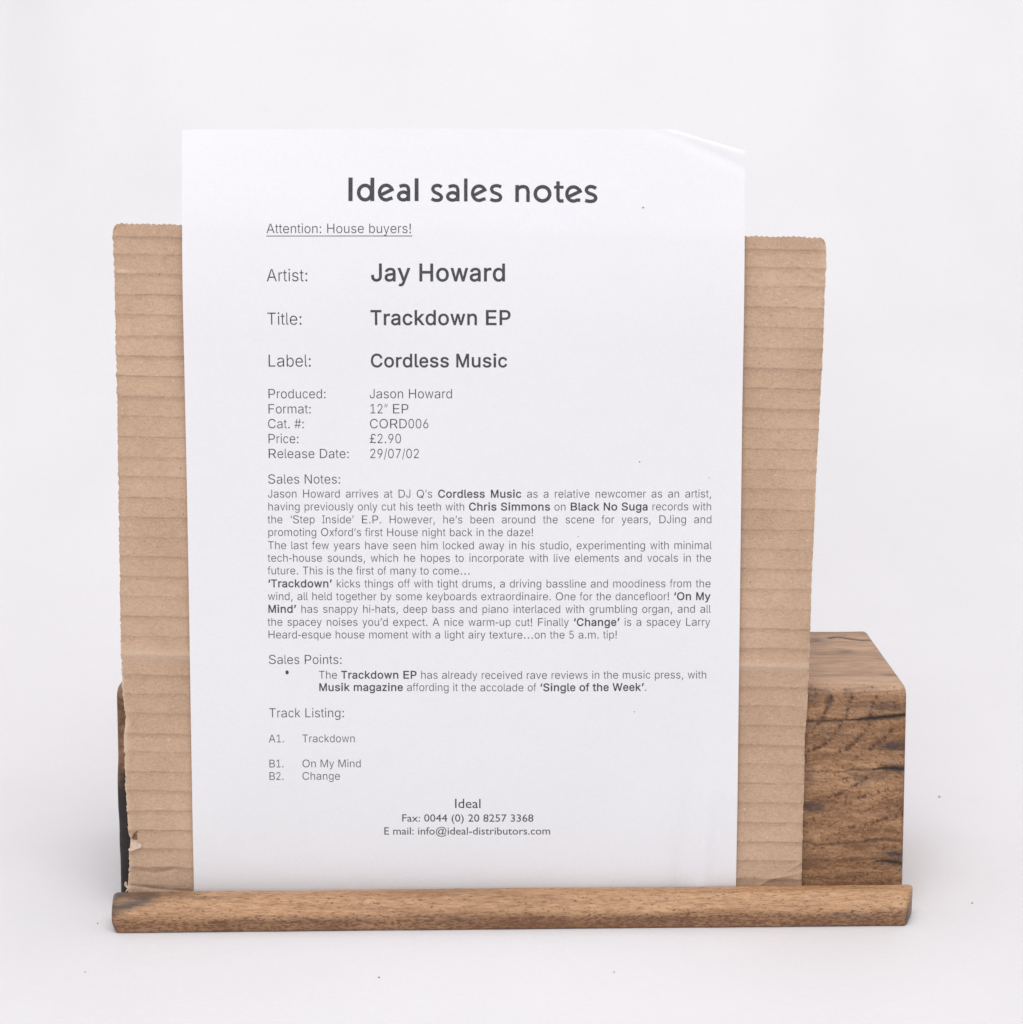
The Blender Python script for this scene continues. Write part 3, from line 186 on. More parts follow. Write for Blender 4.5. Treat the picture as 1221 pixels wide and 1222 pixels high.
':': '188;95,-4 83,-3 73,1 63,9 55,18 51,29 50,41 51,53 55,64 63,73 73,81 83,85 95,87 107,85 118,81 128,73 135,64 140,53 141,41 140,29 135,18 128,9 118,1 107,-3;95,271 83,272 73,277 63,284 55,294 51,304 50,316 51,328 55,339 63,349 73,356 83,360 95,362 107,360 118,356 128,349 135,339 140,328 141,316 140,304 135,294 128,284 118,277 107,272',
'!': '196;67,160 63,509 132,509 128,160;98,-4 86,-3 75,1 66,9 58,18 54,29 52,41 54,53 58,64 66,73 75,80 86,85 98,86 110,85 121,80 130,73 138,64 142,53 143,41 142,29 138,18 130,9 121,1 110,-3',
'#': '440;242,0 326,509 377,509 294,0;10,140 19,192 400,192 391,140;64,0 147,509 198,509 115,0;40,316 49,368 429,368 421,316',
'£': '425;37,41 37,57 55,59 69,64 80,74 87,87 92,104 93,125 85,358 86,380 89,401 94,421 102,439 113,456 125,471 139,484 156,495 174,504 194,510 216,514 239,516 259,515 277,511 294,506 310,499 325,490 339,480 351,468 362,454 371,439 378,422 384,404 387,385 328,377 324,395 318,411 310,425 300,437 287,446 273,453 257,457 240,459 219,457 202,453 186,446 173,436 163,424 155,410 149,395 146,378 146,360 153,127 153,113 150,100 145,89 139,79 132,71 123,64 92,49 61,42;37,0 37,57 301,57 311,57 324,63 327,69 329,76 330,85 330,107 388,107 388,91 386,70 382,51 376,35 366,23 354,13 339,6 321,1 299,0;37,229 37,280 311,280 311,229',
'/': '249;235,533 71,-76 14,-76 178,533',
'-': '453;337,244 337,188 114,188 114,244',
'(': '273;89,207 90,235 92,264 96,293 101,324 107,354 114,384 122,413 132,441 142,468 153,494 164,517 177,539 236,539 223,512 212,485 201,457 191,428 182,399 174,370 167,342 161,313 157,285 154,258 152,232 151,207 152,184 154,161 156,138 160,115 165,91 172,67 179,42 188,16 198,-10 209,-38 222,-66 236,-96 177,-96 156,-59 139,-21 124,16 111,55 102,93 95,131 90,169',
')': '273;37,-96 52,-66 64,-37 76,-9 86,18 95,44 102,69 108,93 113,116 117,139 120,162 121,184 122,207 121,232 119,258 116,285 112,313 106,342 99,370 91,399 82,428 73,457 62,485 50,512 37,539 97,539 109,517 121,494 131,468 142,441 151,413 159,384 167,354 173,323 178,293 181,264 183,235 184,207 183,168 178,130 171,92 161,53 149,15 134,-22 117,-59 97,-96',
'‘': '177;52,318 104,509 151,509 121,318',
'’': '177;52,318 82,509 151,509 98,318',
'”': '300;52,318 82,509 151,509 98,318;175,318 205,509 274,509 222,318',
'…': '588;98,-4 86,-3 75,1 66,9 58,18 54,29 52,41 54,53 58,64 66,73 75,81 86,85 98,87 110,85 121,81 130,73 138,64 142,53 144,41 142,29 138,18 130,9 121,1 110,-3;294,-4 282,-3 271,1 262,9 254,18 250,29 248,41 250,53 254,64 262,73 271,81 282,85 294,87 306,85 317,81 326,73 334,64 338,53 340,41 338,29 334,18 326,9 317,1 306,-3;490,-4 478,-3 468,1 458,9 451,18 446,29 445,41 446,53 451,64 458,73 468,81 478,85 490,87 502,85 513,81 523,73 530,64 535,53 536,41 535,29 530,18 523,9 513,1 502,-3',
'•': '389;194,93 175,94 156,99 139,107 124,118 111,131 100,147 92,164 87,182 85,202 87,221 92,240 100,257 111,272 124,285 139,296 156,305 175,309 194,311 214,309 232,305 249,296 265,285 278,272 289,257 297,240 302,221 304,202 302,182 297,164 289,147 278,131 265,118 249,107 232,99 214,94',
' ': '188;'}
HUMANIST = {
'(': '323;167,232 183,404 231,557 311,694 258,694 155,559 88,400 64,232 88,64 155,-95 258,-230 311,-230 231,-93 183,60',
')': '323;156,232 140,60 92,-93 12,-230 65,-230 168,-95 235,64 259,232 235,400 168,559 65,694 12,694 92,557 140,404',
'-': '323;283,267 40,267 40,174 283,174',
'.': '219;109,111 79,103 57,81 49,51 57,21 79,-1 109,-9 139,-1 161,21 169,51 161,81 139,103',
'0': '500;470,341 442,525 366,647 250,691 134,647 58,525 30,341 58,157 134,35 250,-9 366,35 442,157;372,341 357,203 315,115 250,84 185,115 143,203 128,341 143,479 185,567 250,598 315,567 357,479',
'1': '500;300,682 202,682 202,0 300,0',
'2': '500;466,93 205,93 328,249 396,369 417,478 390,589 318,664 209,691 155,684 102,662 48,626 48,503 101,558 153,587 202,595 262,578 304,534 319,467 314,416 298,371 271,321 200,216 116,107 34,7 34,0 466,0',
'3': '500;81,569 124,586 161,595 197,598 260,586 300,550 315,496 300,443 255,409 180,397 180,307 261,295 310,253 326,193 312,135 274,98 216,84 166,90 115,107 64,136 64,30 113,9 161,-4 209,-9 321,18 396,90 424,198 414,266 382,324 326,360 376,398 404,447 413,513 388,607 318,669 212,691 164,688 122,678 81,662',
'4': '500;398,691 356,691 11,269 11,224 300,224 300,0 398,0 398,224 471,224 471,312 398,312;298,506 300,506 300,312 142,312',
'5': '500;404,682 101,682 101,327 230,331 311,285 340,207 321,145 270,101 199,84 149,90 99,106 50,134 50,33 106,9 159,-5 215,-9 330,20 409,96 438,209 408,322 323,400 190,423 190,594 404,594',
'6': '500;317,691 168,558 75,402 44,233 72,106 149,22 264,-9 365,19 437,93 465,195 440,297 372,368 274,394 232,390 197,379 167,366 212,461 285,547 376,616;146,265 184,287 217,298 254,301 312,287 352,250 367,196 353,137 315,98 258,84 192,106 148,168',
'7': '500;490,682 49,682 49,589 344,589 94,29 181,-9',
'8': '500;468,184 457,250 426,306 373,348 421,391 449,441 458,493 431,595 360,665 257,691 150,665 76,596 48,495 58,439 85,390 129,348 75,305 43,251 32,185 61,86 140,17 252,-9 362,17 439,86;360,495 345,444 307,407 253,393 199,408 161,445 146,497 160,550 198,585 255,598 309,584 346,548;370,192 356,139 316,99 250,84 188,98 146,136 130,192 145,248 187,286 252,300 313,286 355,248',
'9': '500;187,-9 329,115 426,274 461,442 433,570 356,658 244,691 134,661 62,586 36,489 62,388 131,317 229,290 266,294 302,303 335,319 298,231 228,144 127,63;134,490 149,546 188,584 246,598 304,581 344,536 360,475 359,450 355,420 318,399 282,387 250,383 191,398 150,436',
':': '219;109,458 79,450 57,428 49,398 57,368 79,346 109,338 139,346 161,368 169,398 161,428 139,450;109,111 79,103 57,81 49,51 57,21 79,-1 109,-9 139,-1 161,21 169,51 161,81 139,103',
'@': '1010;891,9 813,-66 699,-119 549,-138 321,-93 177,34 127,237 180,454 324,603 533,658 713,617 837,508 883,349 843,198 762,108 696,78 673,86 662,106 664,138 746,515 658,515 641,439 601,488 551,519 494,529 371,484 277,369 240,220 264,106 327,28 419,-1 469,9 520,36 567,80 578,34 610,7 664,-2 806,49 913,178 956,348 901,545 754,679 537,729 255,646 101,452 54,229 114,-6 283,-157 548,-210 731,-185 875,-111 981,9;331,213 356,332 418,422 500,458 560,441 599,391 613,316 587,198 523,107 439,71 383,89 345,138',
'E': '500;462,682 75,682 75,0 471,0 471,88 173,88 173,300 452,300 452,388 173,388 173,594 462,594',
'F': '469;440,682 76,682 76,0 174,0 174,317 440,317 440,405 174,405 174,594 440,594',
'I': '250;174,682 76,682 76,0 174,0',
'a': '427;411,80 383,62 364,56 351,61 347,79 347,310 325,394 267,442 184,458 124,451 75,431 35,397 35,300 80,342 128,366 177,374 222,366 249,340 258,295 258,271 179,243 107,214 50,172 26,101 40,47 78,7 136,-9 177,-4 217,11 257,37 270,11 292,-4 325,-9 351,-6 377,5 411,26;258,91 233,71 207,58 180,54 147,62 124,84 116,117 136,162 187,195 258,222',
'b': '500;148,682 59,682 59,25 109,7 166,-5 226,-9 355,20 437,103 466,234 441,349 372,429 272,458 229,454 187,440 148,417;148,332 183,359 216,374 250,378 316,358 359,304 375,221 357,145 309,94 238,75 209,77 177,82 148,89',
'c': '438;393,427 352,443 310,454 263,458 145,428 68,345 41,216 70,99 150,20 269,-9 318,-5 365,4 403,17 403,105 361,88 322,78 284,75 204,93 151,144 132,224 150,304 197,357 269,376 307,372 347,359 393,332',
'd': '510;451,682 362,682 362,440 328,450 298,456 268,458 152,429 73,351 44,235 71,110 146,29 262,0 451,0;362,75 272,75 191,94 148,147 135,222 153,304 203,358 279,378 307,376 334,371 362,361',
'e': '479;438,130 386,101 334,82 281,76 207,91 156,136 130,211 446,211 422,349 354,431 251,458 141,429 68,350 41,230 66,113 140,25 259,-9 327,-3 384,14 438,44;132,270 154,330 194,368 253,381 308,367 343,329 358,270',
'f': '250;296,682 226,691 172,679 129,648 98,609 79,556 72,482 72,449 9,449 9,369 72,369 72,0 161,0 161,369 242,369 242,449 161,449 161,492 170,551 199,590 256,603 276,601 296,595',
'i': '219;154,449 65,449 65,0 154,0;163,585 156,612 137,631 110,638 83,631 64,612 57,585 64,558 83,539 110,532 137,539 156,558',
'l': '219;154,682 65,682 65,0 154,0',
'm': '771;59,449 59,0 148,0 148,326 183,360 219,378 260,383 301,372 330,338 341,279 341,0 430,0 430,326 464,355 498,376 530,383 577,371 610,335 623,278 623,0 712,0 712,282 694,375 642,436 563,458 504,447 455,418 413,377 378,422 332,449 279,458 237,451 193,428 148,390 148,449',
'n': '500;150,449 61,449 61,0 150,0 150,322 189,360 225,381 262,387 309,373 339,336 350,278 350,0 439,0 439,277 418,379 363,438 286,458 237,450 191,427 152,390 150,390',
'o': '552;273,458 152,427 68,346 36,229 67,106 150,22 273,-9 400,21 485,104 516,229 484,347 399,428;272,378 351,358 405,306 425,228 406,144 353,90 272,71 196,91 145,146 127,229 146,306 197,358',
'r': '396;69,449 69,0 158,0 158,235 173,305 212,354 267,373 292,367 321,352 350,329 397,406 361,435 326,452 290,458 248,447 204,410 160,346 158,346 158,449',
's': '385;324,421 278,442 234,454 192,458 114,443 62,401 44,336 98,240 200,177 254,120 245,93 221,76 188,69 147,75 97,95 41,128 41,32 95,8 145,-5 197,-9 273,8 326,54 345,123 335,165 303,205 244,249 181,288 146,317 135,339 142,360 163,375 194,380 231,375 275,360 324,333',
't': '333;167,542 0,379 0,369 78,369 78,132 94,59 143,10 224,-9 258,-5 297,6 332,21 332,104 297,86 263,75 231,71 203,77 178,98 167,139 167,369 309,369 309,449 167,449',
'u': '500;437,0 437,449 348,449 348,128 316,93 280,72 241,65 190,77 159,110 149,164 149,449 60,449 60,170 80,73 134,12 215,-9 261,-1 307,22 348,57 348,0',
'x': '500;487,449 373,449 245,295 112,449 0,449 189,228 0,0 112,0 245,161 386,0 500,0 302,228',
' ': '278;'}

# ------------------------------------------------------------------ helpers
def lattice(ix, iy, seed):
    h = (ix.astype(np.int64) * 374761393 + iy.astype(np.int64) * 668265263 + seed * 974711) & 0xffffffff
    h = ((h ^ (h >> 13)) * 1274126177) & 0xffffffff
    return ((h ^ (h >> 16)) & 0xffff) / 65535.0


def vnoise(x, y, seed=0):
    x, y = np.asarray(x, float), np.asarray(y, float)
    x, y = np.broadcast_arrays(x, y)
    ix, iy = np.floor(x), np.floor(y)
    fx, fy = x - ix, y - iy
    fx, fy = fx * fx * (3 - 2 * fx), fy * fy * (3 - 2 * fy)
    a, b = lattice(ix, iy, seed), lattice(ix + 1, iy, seed)
    c, d = lattice(ix, iy + 1, seed), lattice(ix + 1, iy + 1, seed)
    return (a * (1 - fx) + b * fx) * (1 - fy) + (c * (1 - fx) + d * fx) * fy


def fbm(x, y, seed=0, octaves=4):
    s, amp, tot = 0.0, 1.0, 0.0
    for k in range(octaves):
        s = s + amp * (vnoise(x * 2 ** k, y * 2 ** k, seed + k) - 0.5)
        tot += amp
        amp *= 0.5
    return 2 * s / tot          # about -1..1


def poly_distance(px, py, pts):
    best = np.full(np.shape(px), 1e9)
    along = np.zeros(np.shape(px))
    run = 0.0
    for (x0, y0), (x1, y1) in zip(pts[:-1], pts[1:]):
        dx, dy = x1 - x0, y1 - y0
        L2 = dx * dx + dy * dy + 1e-9
        t = np.clip(((px - x0) * dx + (py - y0) * dy) / L2, 0, 1)
        d = np.hypot(px - x0 - t * dx, py - y0 - t * dy)
        m = d < best
        best = np.where(m, d, best)
        along = np.where(m, run + t * math.sqrt(L2), along)
        run += math.sqrt(L2)
    return best, along


def empty(name, loc, label, category):
    o = bpy.data.objects.new(name, None)
    o.empty_display_size = 0.03
    col.objects.link(o)
    o.location = loc
    o["label"] = label
    o["category"] = category
    return o


def link_mesh(name, verts, faces, material, parent=None, smooth=True, attrs=None):
    """verts in world metres; the object's origin is its parent's origin"""
    me = bpy.data.meshes.new(name)
    v = np.asarray(verts, float).reshape(-1, 3)
    if parent is not None:
        v = v - np.array(parent.location)
    me.from_pydata(v.tolist(), [], faces if isinstance(faces, list) else faces.tolist())
    if smooth:
        me.polygons.foreach_set("use_smooth", [True] * len(me.polygons))
    for k, a in (attrs or {}).items():
        at = me.attributes.new(k, 'FLOAT', 'POINT')
        at.data.foreach_set("value", np.asarray(a, np.float32).ravel())
    me.update()
    o = bpy.data.objects.new(name, me)
    o.data.materials.append(material)
    col.objects.link(o)
    o.parent = parent
    return o


def grid_faces(nr, nc, wrap=False):
    i = np.arange(nr - 1)[:, None]
    j = np.arange(nc if wrap else nc - 1)[None, :]
    a = i * nc + j
    b = i * nc + (j + 1) % nc
    return np.stack([a, b, b + nc, a + nc], -1).reshape(-1, 4)


class Nodes:
    def __init__(self, name):
        self.m = bpy.data.materials.new(name)
        self.m.use_nodes = True
        self.t = self.m.node_tree
        self.t.nodes.clear()
        self.out = self.t.nodes.new('ShaderNodeOutputMaterial')

    def n(self, kind, **kw):
        nd = self.t.nodes.new(kind)
        ins = kw.pop('ins', {})
        for k, v in kw.items():
            setattr(nd, k, v)
        for k, v in ins.items():
            if isinstance(v, bpy.types.NodeSocket):
                self.t.links.new(v, nd.inputs[k])
            else:
                nd.inputs[k].default_value = v
        return nd

    def coord(self, scale=(1, 1, 1), rot=(0, 0, 0)):
        tc = self.n('ShaderNodeTexCoord')
        return self.n('ShaderNodeMapping', ins={'Vector': tc.outputs['Object'], 'Scale': scale, 'Rotation': rot}).outputs[0]

    def noise(self, vec, scale, detail=4, rough=.55, distort=0.0):
        return self.n('ShaderNodeTexNoise', ins={'Vector': vec, 'Scale': scale, 'Detail': detail, 'Roughness': rough, 'Distortion': distort}).outputs[0]

    def ramp(self, fac, stops):
        r = self.n('ShaderNodeValToRGB', ins={'Fac': fac})
        e = r.color_ramp.elements
        while len(e) < len(stops):
            e.new(0.5)
        for el, (p, c) in zip(e, stops):
            el.position = p
            el.color = (*c, 1) if len(c) == 3 else c
        return r.outputs[0]

    def rng(self, v, a, b, c=0.0, d=1.0):
        return self.n('ShaderNodeMapRange', ins={0: v, 1: a, 2: b, 3: c, 4: d}).outputs[0]

    def math(self, op, a, b=0.0):
        return self.n('ShaderNodeMath', operation=op, ins={0: a, 1: b}).outputs[0]

    def mix(self, fac, a, b, mode='MIX'):
        m = self.n('ShaderNodeMix', data_type='RGBA', blend_type=mode)
        for idx, v in ((0, fac), (6, a), (7, b)):
            if isinstance(v, bpy.types.NodeSocket):
                self.t.links.new(v, m.inputs[idx])
            else:
                m.inputs[idx].default_value = v if idx == 0 else (*v, 1)
        return m.outputs[2]

    def attr(self, name):
        return self.n('ShaderNodeAttribute', attribute_name=name).outputs['Fac']

    def bump(self, h, strength, dist, prev=None):
        ins = {'Height': h, 'Strength': strength, 'Distance': dist}
        if prev is not None:
            ins['Normal'] = prev
        return self.n('ShaderNodeBump', ins=ins).outputs[0]

    def principled(self, color, rough, normal=None, spec=0.3):
        p = self.n('ShaderNodeBsdfPrincipled', ins={'Base Color': color if isinstance(color, bpy.types.NodeSocket) else (*color, 1), 'Roughness': rough, 'Specular IOR Level': spec})
        if normal is not None:
            self.t.links.new(normal, p.inputs['Normal'])
        return p.outputs[0]

    def done(self, sh):
        self.t.links.new(sh, self.out.inputs[0])
        return self.m


# ------------------------------------------------------------------ materials
def backdrop_material():
    k = Nodes("white_paper_sweep")
    v = k.coord()
    n1 = k.noise(v, 9, 3)
    c = k.mix(k.rng(n1, .3, .7), (0.788, 0.774, 0.789), (0.814, 0.800, 0.814))
    f = k.noise(v, 700, 3, .7)
    c = k.mix(k.math('MULTIPLY', k.rng(f, .35, .7), .05), c, (0.62, 0.6, 0.62))
    b = k.bump(k.noise(v, 260, 4), .12, .002)
    return k.done(k.principled(c, .75, b, .15))


def kraft_material(name, tone=(1, 1, 1)):
    k = Nodes(name)
    v = k.coord()
    big = k.noise(v, 22, 4, .6)
    a = tuple(x * t for x, t in zip((0.445, 0.296, 0.200), tone))
    b = tuple(x * t for x, t in zip((0.580, 0.400, 0.284), tone))
    c = k.mix(k.rng(big, .3, .7), a, b)
    fib = k.noise(k.coord((420, 420, 1100)), 1.0, 4, .75, .6)
    c = k.mix(k.math('MULTIPLY', k.rng(fib, .42, .66), .30), c, tuple(x * .62 for x in a))
    gr = k.noise(v, 1500, 3, .75)
    c = k.mix(k.math('MULTIPLY', k.rng(gr, .48, .70), .34), c, tuple(min(.95, x * 1.32) for x in b))
    c = k.mix(k.math('MULTIPLY', k.rng(gr, .46, .30), .28), c, tuple(x * .60 for x in a))
    d1 = k.noise(k.coord((700, 700, 900)), 1.0, 1, .4)
    c = k.mix(k.math('MULTIPLY', k.rng(d1, .775, .81), .7), c, (0.17, 0.095, 0.06))
    d2 = k.noise(k.coord((520, 600, 760), (.3, .2, .7)), 1.0, 2, .6)
    c = k.mix(k.math('MULTIPLY', k.rng(d2, .70, .76), .6), c, (0.76, 0.60, 0.46))
    ln = k.attr("line_mark")
    c = k.mix(k.math('MULTIPLY', ln, .58), c, (0.19, 0.120, 0.080))
    pale = k.attr("pale_edge")
    c = k.mix(pale, c, (0.74, 0.57, 0.43))
    b = k.bump(gr, .25, .0003)
    b = k.bump(fib, .2, .0004, b)
    return k.done(k.principled(c, .85, b, .12))


def block_material():
    k = Nodes("reclaimed_oak_block")
    g1 = k.noise(k.coord((16, 85, 85)), 1.0, 5, .62, .9)
    g2 = k.noise(k.coord((110, 480, 480)), 1.0, 4, .72, .6)
    g3 = k.noise(k.coord((560, 950, 950)), 1.0, 3, .8, .4)
    g4 = k.noise(k.coord((900, 1500, 1500)), 1.0, 2, .7, .2)
    c = k.ramp(g1, [(.28, (0.145, 0.072, 0.035)), (.42, (0.255, 0.131, 0.064)), (.55, (0.368, 0.199, 0.101)), (.72, (0.470, 0.273, 0.148))])
    c = k.mix(k.math('MULTIPLY', k.rng(g2, .46, .70), .55), c, (0.150, 0.064, 0.031))
    c = k.mix(k.math('MULTIPLY', k.rng(g2, .48, .28), .40), c, (0.60, 0.345, 0.20))
    c = k.mix(k.math('MULTIPLY', k.rng(g3, .50, .66), .45), c, (0.120, 0.050, 0.025))
    c = k.mix(k.math('MULTIPLY', k.rng(g3, .46, .32), .28), c, (0.64, 0.385, 0.235))
    c = k.mix(k.math('MULTIPLY', k.rng(g4, .58, .72), .3), c, (0.70, 0.47, 0.31))
    w = k.math('MULTIPLY', k.attr("lit_tone"), .80)  # paler block top: the stronger light on it is put into the colour
    wc = k.ramp(g1, [(.3, (0.40, 0.255, 0.165)), (.5, (0.53, 0.355, 0.240)), (.7, (0.60, 0.415, 0.295))])
    wc = k.mix(k.math('MULTIPLY', k.rng(g2, .5, .7), .35), wc, (0.30, 0.18, 0.115))
    c = k.mix(w, c, wc)
    c = k.mix(k.math('MULTIPLY', k.attr("pore"), .85), c, (0.055, 0.023, 0.012))
    c = k.mix(k.math('MULTIPLY', k.attr("stain"), .92), c, (0.036, 0.032, 0.037))
    c = k.mix(k.math('MULTIPLY', k.attr("crack"), .95), c, (0.016, 0.013, 0.014))
    b = k.bump(g2, .35, .0006)
    b = k.bump(g3, .3, .0003, b)
    r = k.rng(g2, .3, .7, .5, .7)
    return k.done(k.principled(c, r, b, .25))


def lip_material():
    k = Nodes("oiled_oak_strip")
    g1 = k.noise(k.coord((10, 120, 120)), 1.0, 4, .55, .5)
    g2 = k.noise(k.coord((190, 1150, 1150)), 1.0, 4, .75, .4)
    g3 = k.noise(k.coord((480, 1500, 1500)), 1.0, 3, .7, .3)
    c = k.ramp(g1, [(.3, (0.360, 0.195, 0.097)), (.5, (0.490, 0.277, 0.146)), (.7, (0.600, 0.360, 0.198))])
    c = k.mix(k.math('MULTIPLY', k.rng(g2, .49, .68), .62), c, (0.170, 0.076, 0.037))
    c = k.mix(k.math('MULTIPLY', k.rng(g2, .48, .30), .42), c, (0.70, 0.465, 0.30))
    low = k.attr("pores_and_shade")
    thr = k.math('SUBTRACT', g3, k.math('MULTIPLY', low, -.13))
    p = k.rng(thr, .58, .67)
    c = k.mix(k.math('MULTIPLY', p, .82), c, (0.085, 0.037, 0.019))
    c = k.mix(k.math('MULTIPLY', low, .64), c, (0.165, 0.072, 0.036))  # lower face darkened: dense pores, plus its weaker overhead light put into the colour
    c = k.mix(k.math('MULTIPLY', k.attr("stain"), .9), c, (0.055, 0.047, 0.045))
    b = k.bump(p, -.5, .0004)
    b = k.bump(g2, .25, .0003, b)
    return k.done(k.principled(c, .5, b, .35))


def paper_material():
    k = Nodes("white_copier_paper")
    v = k.coord()
    n = k.noise(v, 1200, 4, .7)
    c = k.mix(k.rng(n, .35, .65), (0.788, 0.781, 0.805), (0.820, 0.813, 0.836))
    b = k.bump(n, .08, .0003)
    b = k.bump(k.noise(v, 38, 3, .5), .16, .003, b)
    d = k.principled(c, .62, b, .22)
    tr = k.n('ShaderNodeBsdfTranslucent', ins={0: (0.86, 0.85, 0.87, 1)}).outputs[0]
    mx = k.n('ShaderNodeMixShader', ins={0: .05, 1: d, 2: tr}).outputs[0]
    return k.done(mx)


def ink_material(name, dark, light):
    k = Nodes(name)
    n = k.noise(k.coord(), 2600, 3, .8)
    c = k.mix(k.rng(n, .42, .72), dark, light)
    return k.done(k.principled(c, .55, None, .25))



M_backdrop = backdrop_material()
M_kraft = kraft_material("brown_kraft_liner")
M_core = kraft_material("brown_kraft_fluting", (.8, .78, .76))
M_torn = kraft_material("torn_kraft_fibre", (1.35, 1.5, 1.7))
M_block = block_material()
M_lip = lip_material()
M_paper = paper_material()
M_ink = ink_material("black_toner", (0.030, 0.030, 0.034), (0.13, 0.13, 0.136))

# ------------------------------------------------------------------ setting: white sweep
def build_backdrop():
    r, y0 = 0.62, 0.155
    prof = [(-1.6, 0.0)]
    prof += [(y, 0.0) for y in np.linspace(-0.9, y0, 70)]
    amax = math.radians(83)
    for a in np.linspace(0, amax, 60)[1:]:
        prof.append((y0 + r * math.sin(a), r - r * math.cos(a)))
    ye, ze = prof[-1]
    for t in np.linspace(0, 1.5, 50)[1:]:
        prof.append((ye + t * math.cos(amax), ze + t * math.sin(amax)))
    prof = np.array(prof)
    xs = np.linspace(-2.4, 2.4, 260)
    X, I = np.meshgrid(xs, np.arange(len(prof)))
    Y, Z = prof[I, 0], prof[I, 1]
    s = np.cumsum(np.r_[0, np.hypot(*np.diff(prof, axis=0).T)])[I]
    up = np.clip((Z - 0.02) / 0.25, 0, 1)
    drape = 0.034 * fbm(X * 6.0 + 0.5 * s, s * 0.7, 11, 3) + 0.006 * fbm(X * 15 + s, s * 1.6, 17, 2)
    Y = Y + drape * up
    ripple = 0.0016 * fbm(X * 9, s * 14, 23, 3) * np.clip((Y - 0.10) / 0.06, 0, 1) * np.clip((0.5 - Z) / 0.3, 0, 1)
    Z = Z + ripple
    o = link_mesh("backdrop", np.stack([X, Y, Z], -1), grid_faces(len(prof), len(xs)), M_backdrop)
    o["kind"] = "structure"
    return o


build_backdrop()

# ------------------------------------------------------------------ leaning plane shared by block face, cardboard and paper
AL = math.radians(5.75)
PV = np.array([0, math.sin(AL), math.cos(AL)])
PN = np.array([0, -math.cos(AL), math.sin(AL)])
PO = np.array([0, 0.0125, 0.003])


def on_plane(u, v, w):
    u, v, w = (np.asarray(a, float)[..., None] * MM for a in np.broadcast_arrays(u, v, w))
    return PO + u * np.array([1.0, 0, 0]) + v * PV + w * PN


# ------------------------------------------------------------------ record stand
stand = empty("record_stand", (0, 0.05, 0), "rustic brown oak display stand with a thick back block and a slim front strip", "display stand")


def rounded_profile(corners, step):
    """corners: (y, z, radius, step) in mm, counter order -> points and outward normals"""
    pts = []
    n = len(corners)
    for i in range(n):
        p = np.array(corners[i][:2]); a = np.array(corners[i - 1][:2]); b = np.array(corners[(i + 1) % n][:2])
        r = corners[i][2]
        da, db = (a - p) / np.linalg.norm(a - p), (b - p) / np.linalg.norm(b - p)
        half = math.acos(np.clip(np.dot(da, db), -1, 1)) / 2
        t = r / math.tan(half)
        c = p + (da + db) / np.linalg.norm(da + db) * r / math.sin(half)
        s, e = p + da * t, p + db * t
        a0 = math.atan2(*(s - c)[::-1]); a1 = math.atan2(*(e - c)[::-1])
        d = (a1 - a0 + math.pi) % (2 * math.pi) - math.pi
        k = max(3, int(abs(d) * r / 0.45) + 2)
        pts.append([c + r * np.array([math.cos(a0 + d * j / k), math.sin(a0 + d * j / k)]) for j in range(k + 1)])
    out = []
    for i in range(n):
        out += pts[i]
        e, s = pts[i][-1], pts[(i + 1) % n][0]
        L = np.linalg.norm(s - e)
        k = int(L / corners[i][3])
        out += [e + (s - e) * j / k for j in range(1, k)]
    P = np.array(out)
    tg = np.roll(P, -1, 0) - np.roll(P, 1, 0)
    tg /= np.linalg.norm(tg, axis=1)[:, None]
    nrm = np.stack([-tg[:, 1], tg[:, 0]], -1)
    if np.mean(np.sum(nrm * (P - P.mean(0)), 1)) < 0:
        nrm = -nrm
    return P, nrm


def face_marks(x, v):
    """dark marks on the block's front face: cracks, stains and rows of open pores"""
    wx = x + 1.1 * fbm(x * .5, v * .7, 40, 3)
    wv = v + 0.6 * fbm(x * .6, v * .6, 45, 3)
    crack = np.zeros_like(x)
    groove = np.zeros_like(x)
    for w, d, pts in CRACKS:
        dist, al = poly_distance(x + .25 * fbm(x, v, 50, 2), v + .22 * fbm(x * 1.3, v, 55, 3), pts)
        if w > .8:
            dist = dist / np.clip(al / 9 + .12, .3, 1)
        m = np.exp(-(dist / (w * 1.1)) ** 2)
        m = m * (0.75 + 0.25 * np.clip(fbm(x * .9, v * .9, 59, 2) + .6, 0, 1)) if d < .9 else m
        crack = np.maximum(crack, m * d)
        groove = np.maximum(groove, np.exp(-(dist / (w * .9)) ** 2) * d * w)
    stain = np.zeros_like(x)
    for cx, cv, sx, sv, a in STAINS:
        d2 = ((wx - cx) / sx) ** 2 + ((wv - cv) / sv) ** 2
        stain = np.maximum(stain, a * np.clip(1.25 * np.exp(-d2 * .8) * (1 + .8 * fbm(x * .45, v * 1.9, 61, 4)), 0, 1))
    pore = np.zeros_like(x)
    for pts in ARCS:
        dist, al = poly_distance(x + .5 * fbm(x * .8, v * .8, 65, 2), v + .5 * fbm(x * .8, v * .8, 69, 2), pts)
        dots = np.clip((fbm(al * 1.5, dist * .8 + pts[0][0], 71, 2) + .18) * 3.2, 0, 1)
        pore = np.maximum(pore, np.exp(-(dist / .8) ** 2) * np.clip(dots + .15, 0, 1))
    # scattered pores between the rows
    scat = np.clip((fbm(x * 1.25, v * 1.7, 75, 2) - .34) * 4, 0, 1)
    pore = np.maximum(pore, .75 * scat)
    return crack, groove, stain, pore


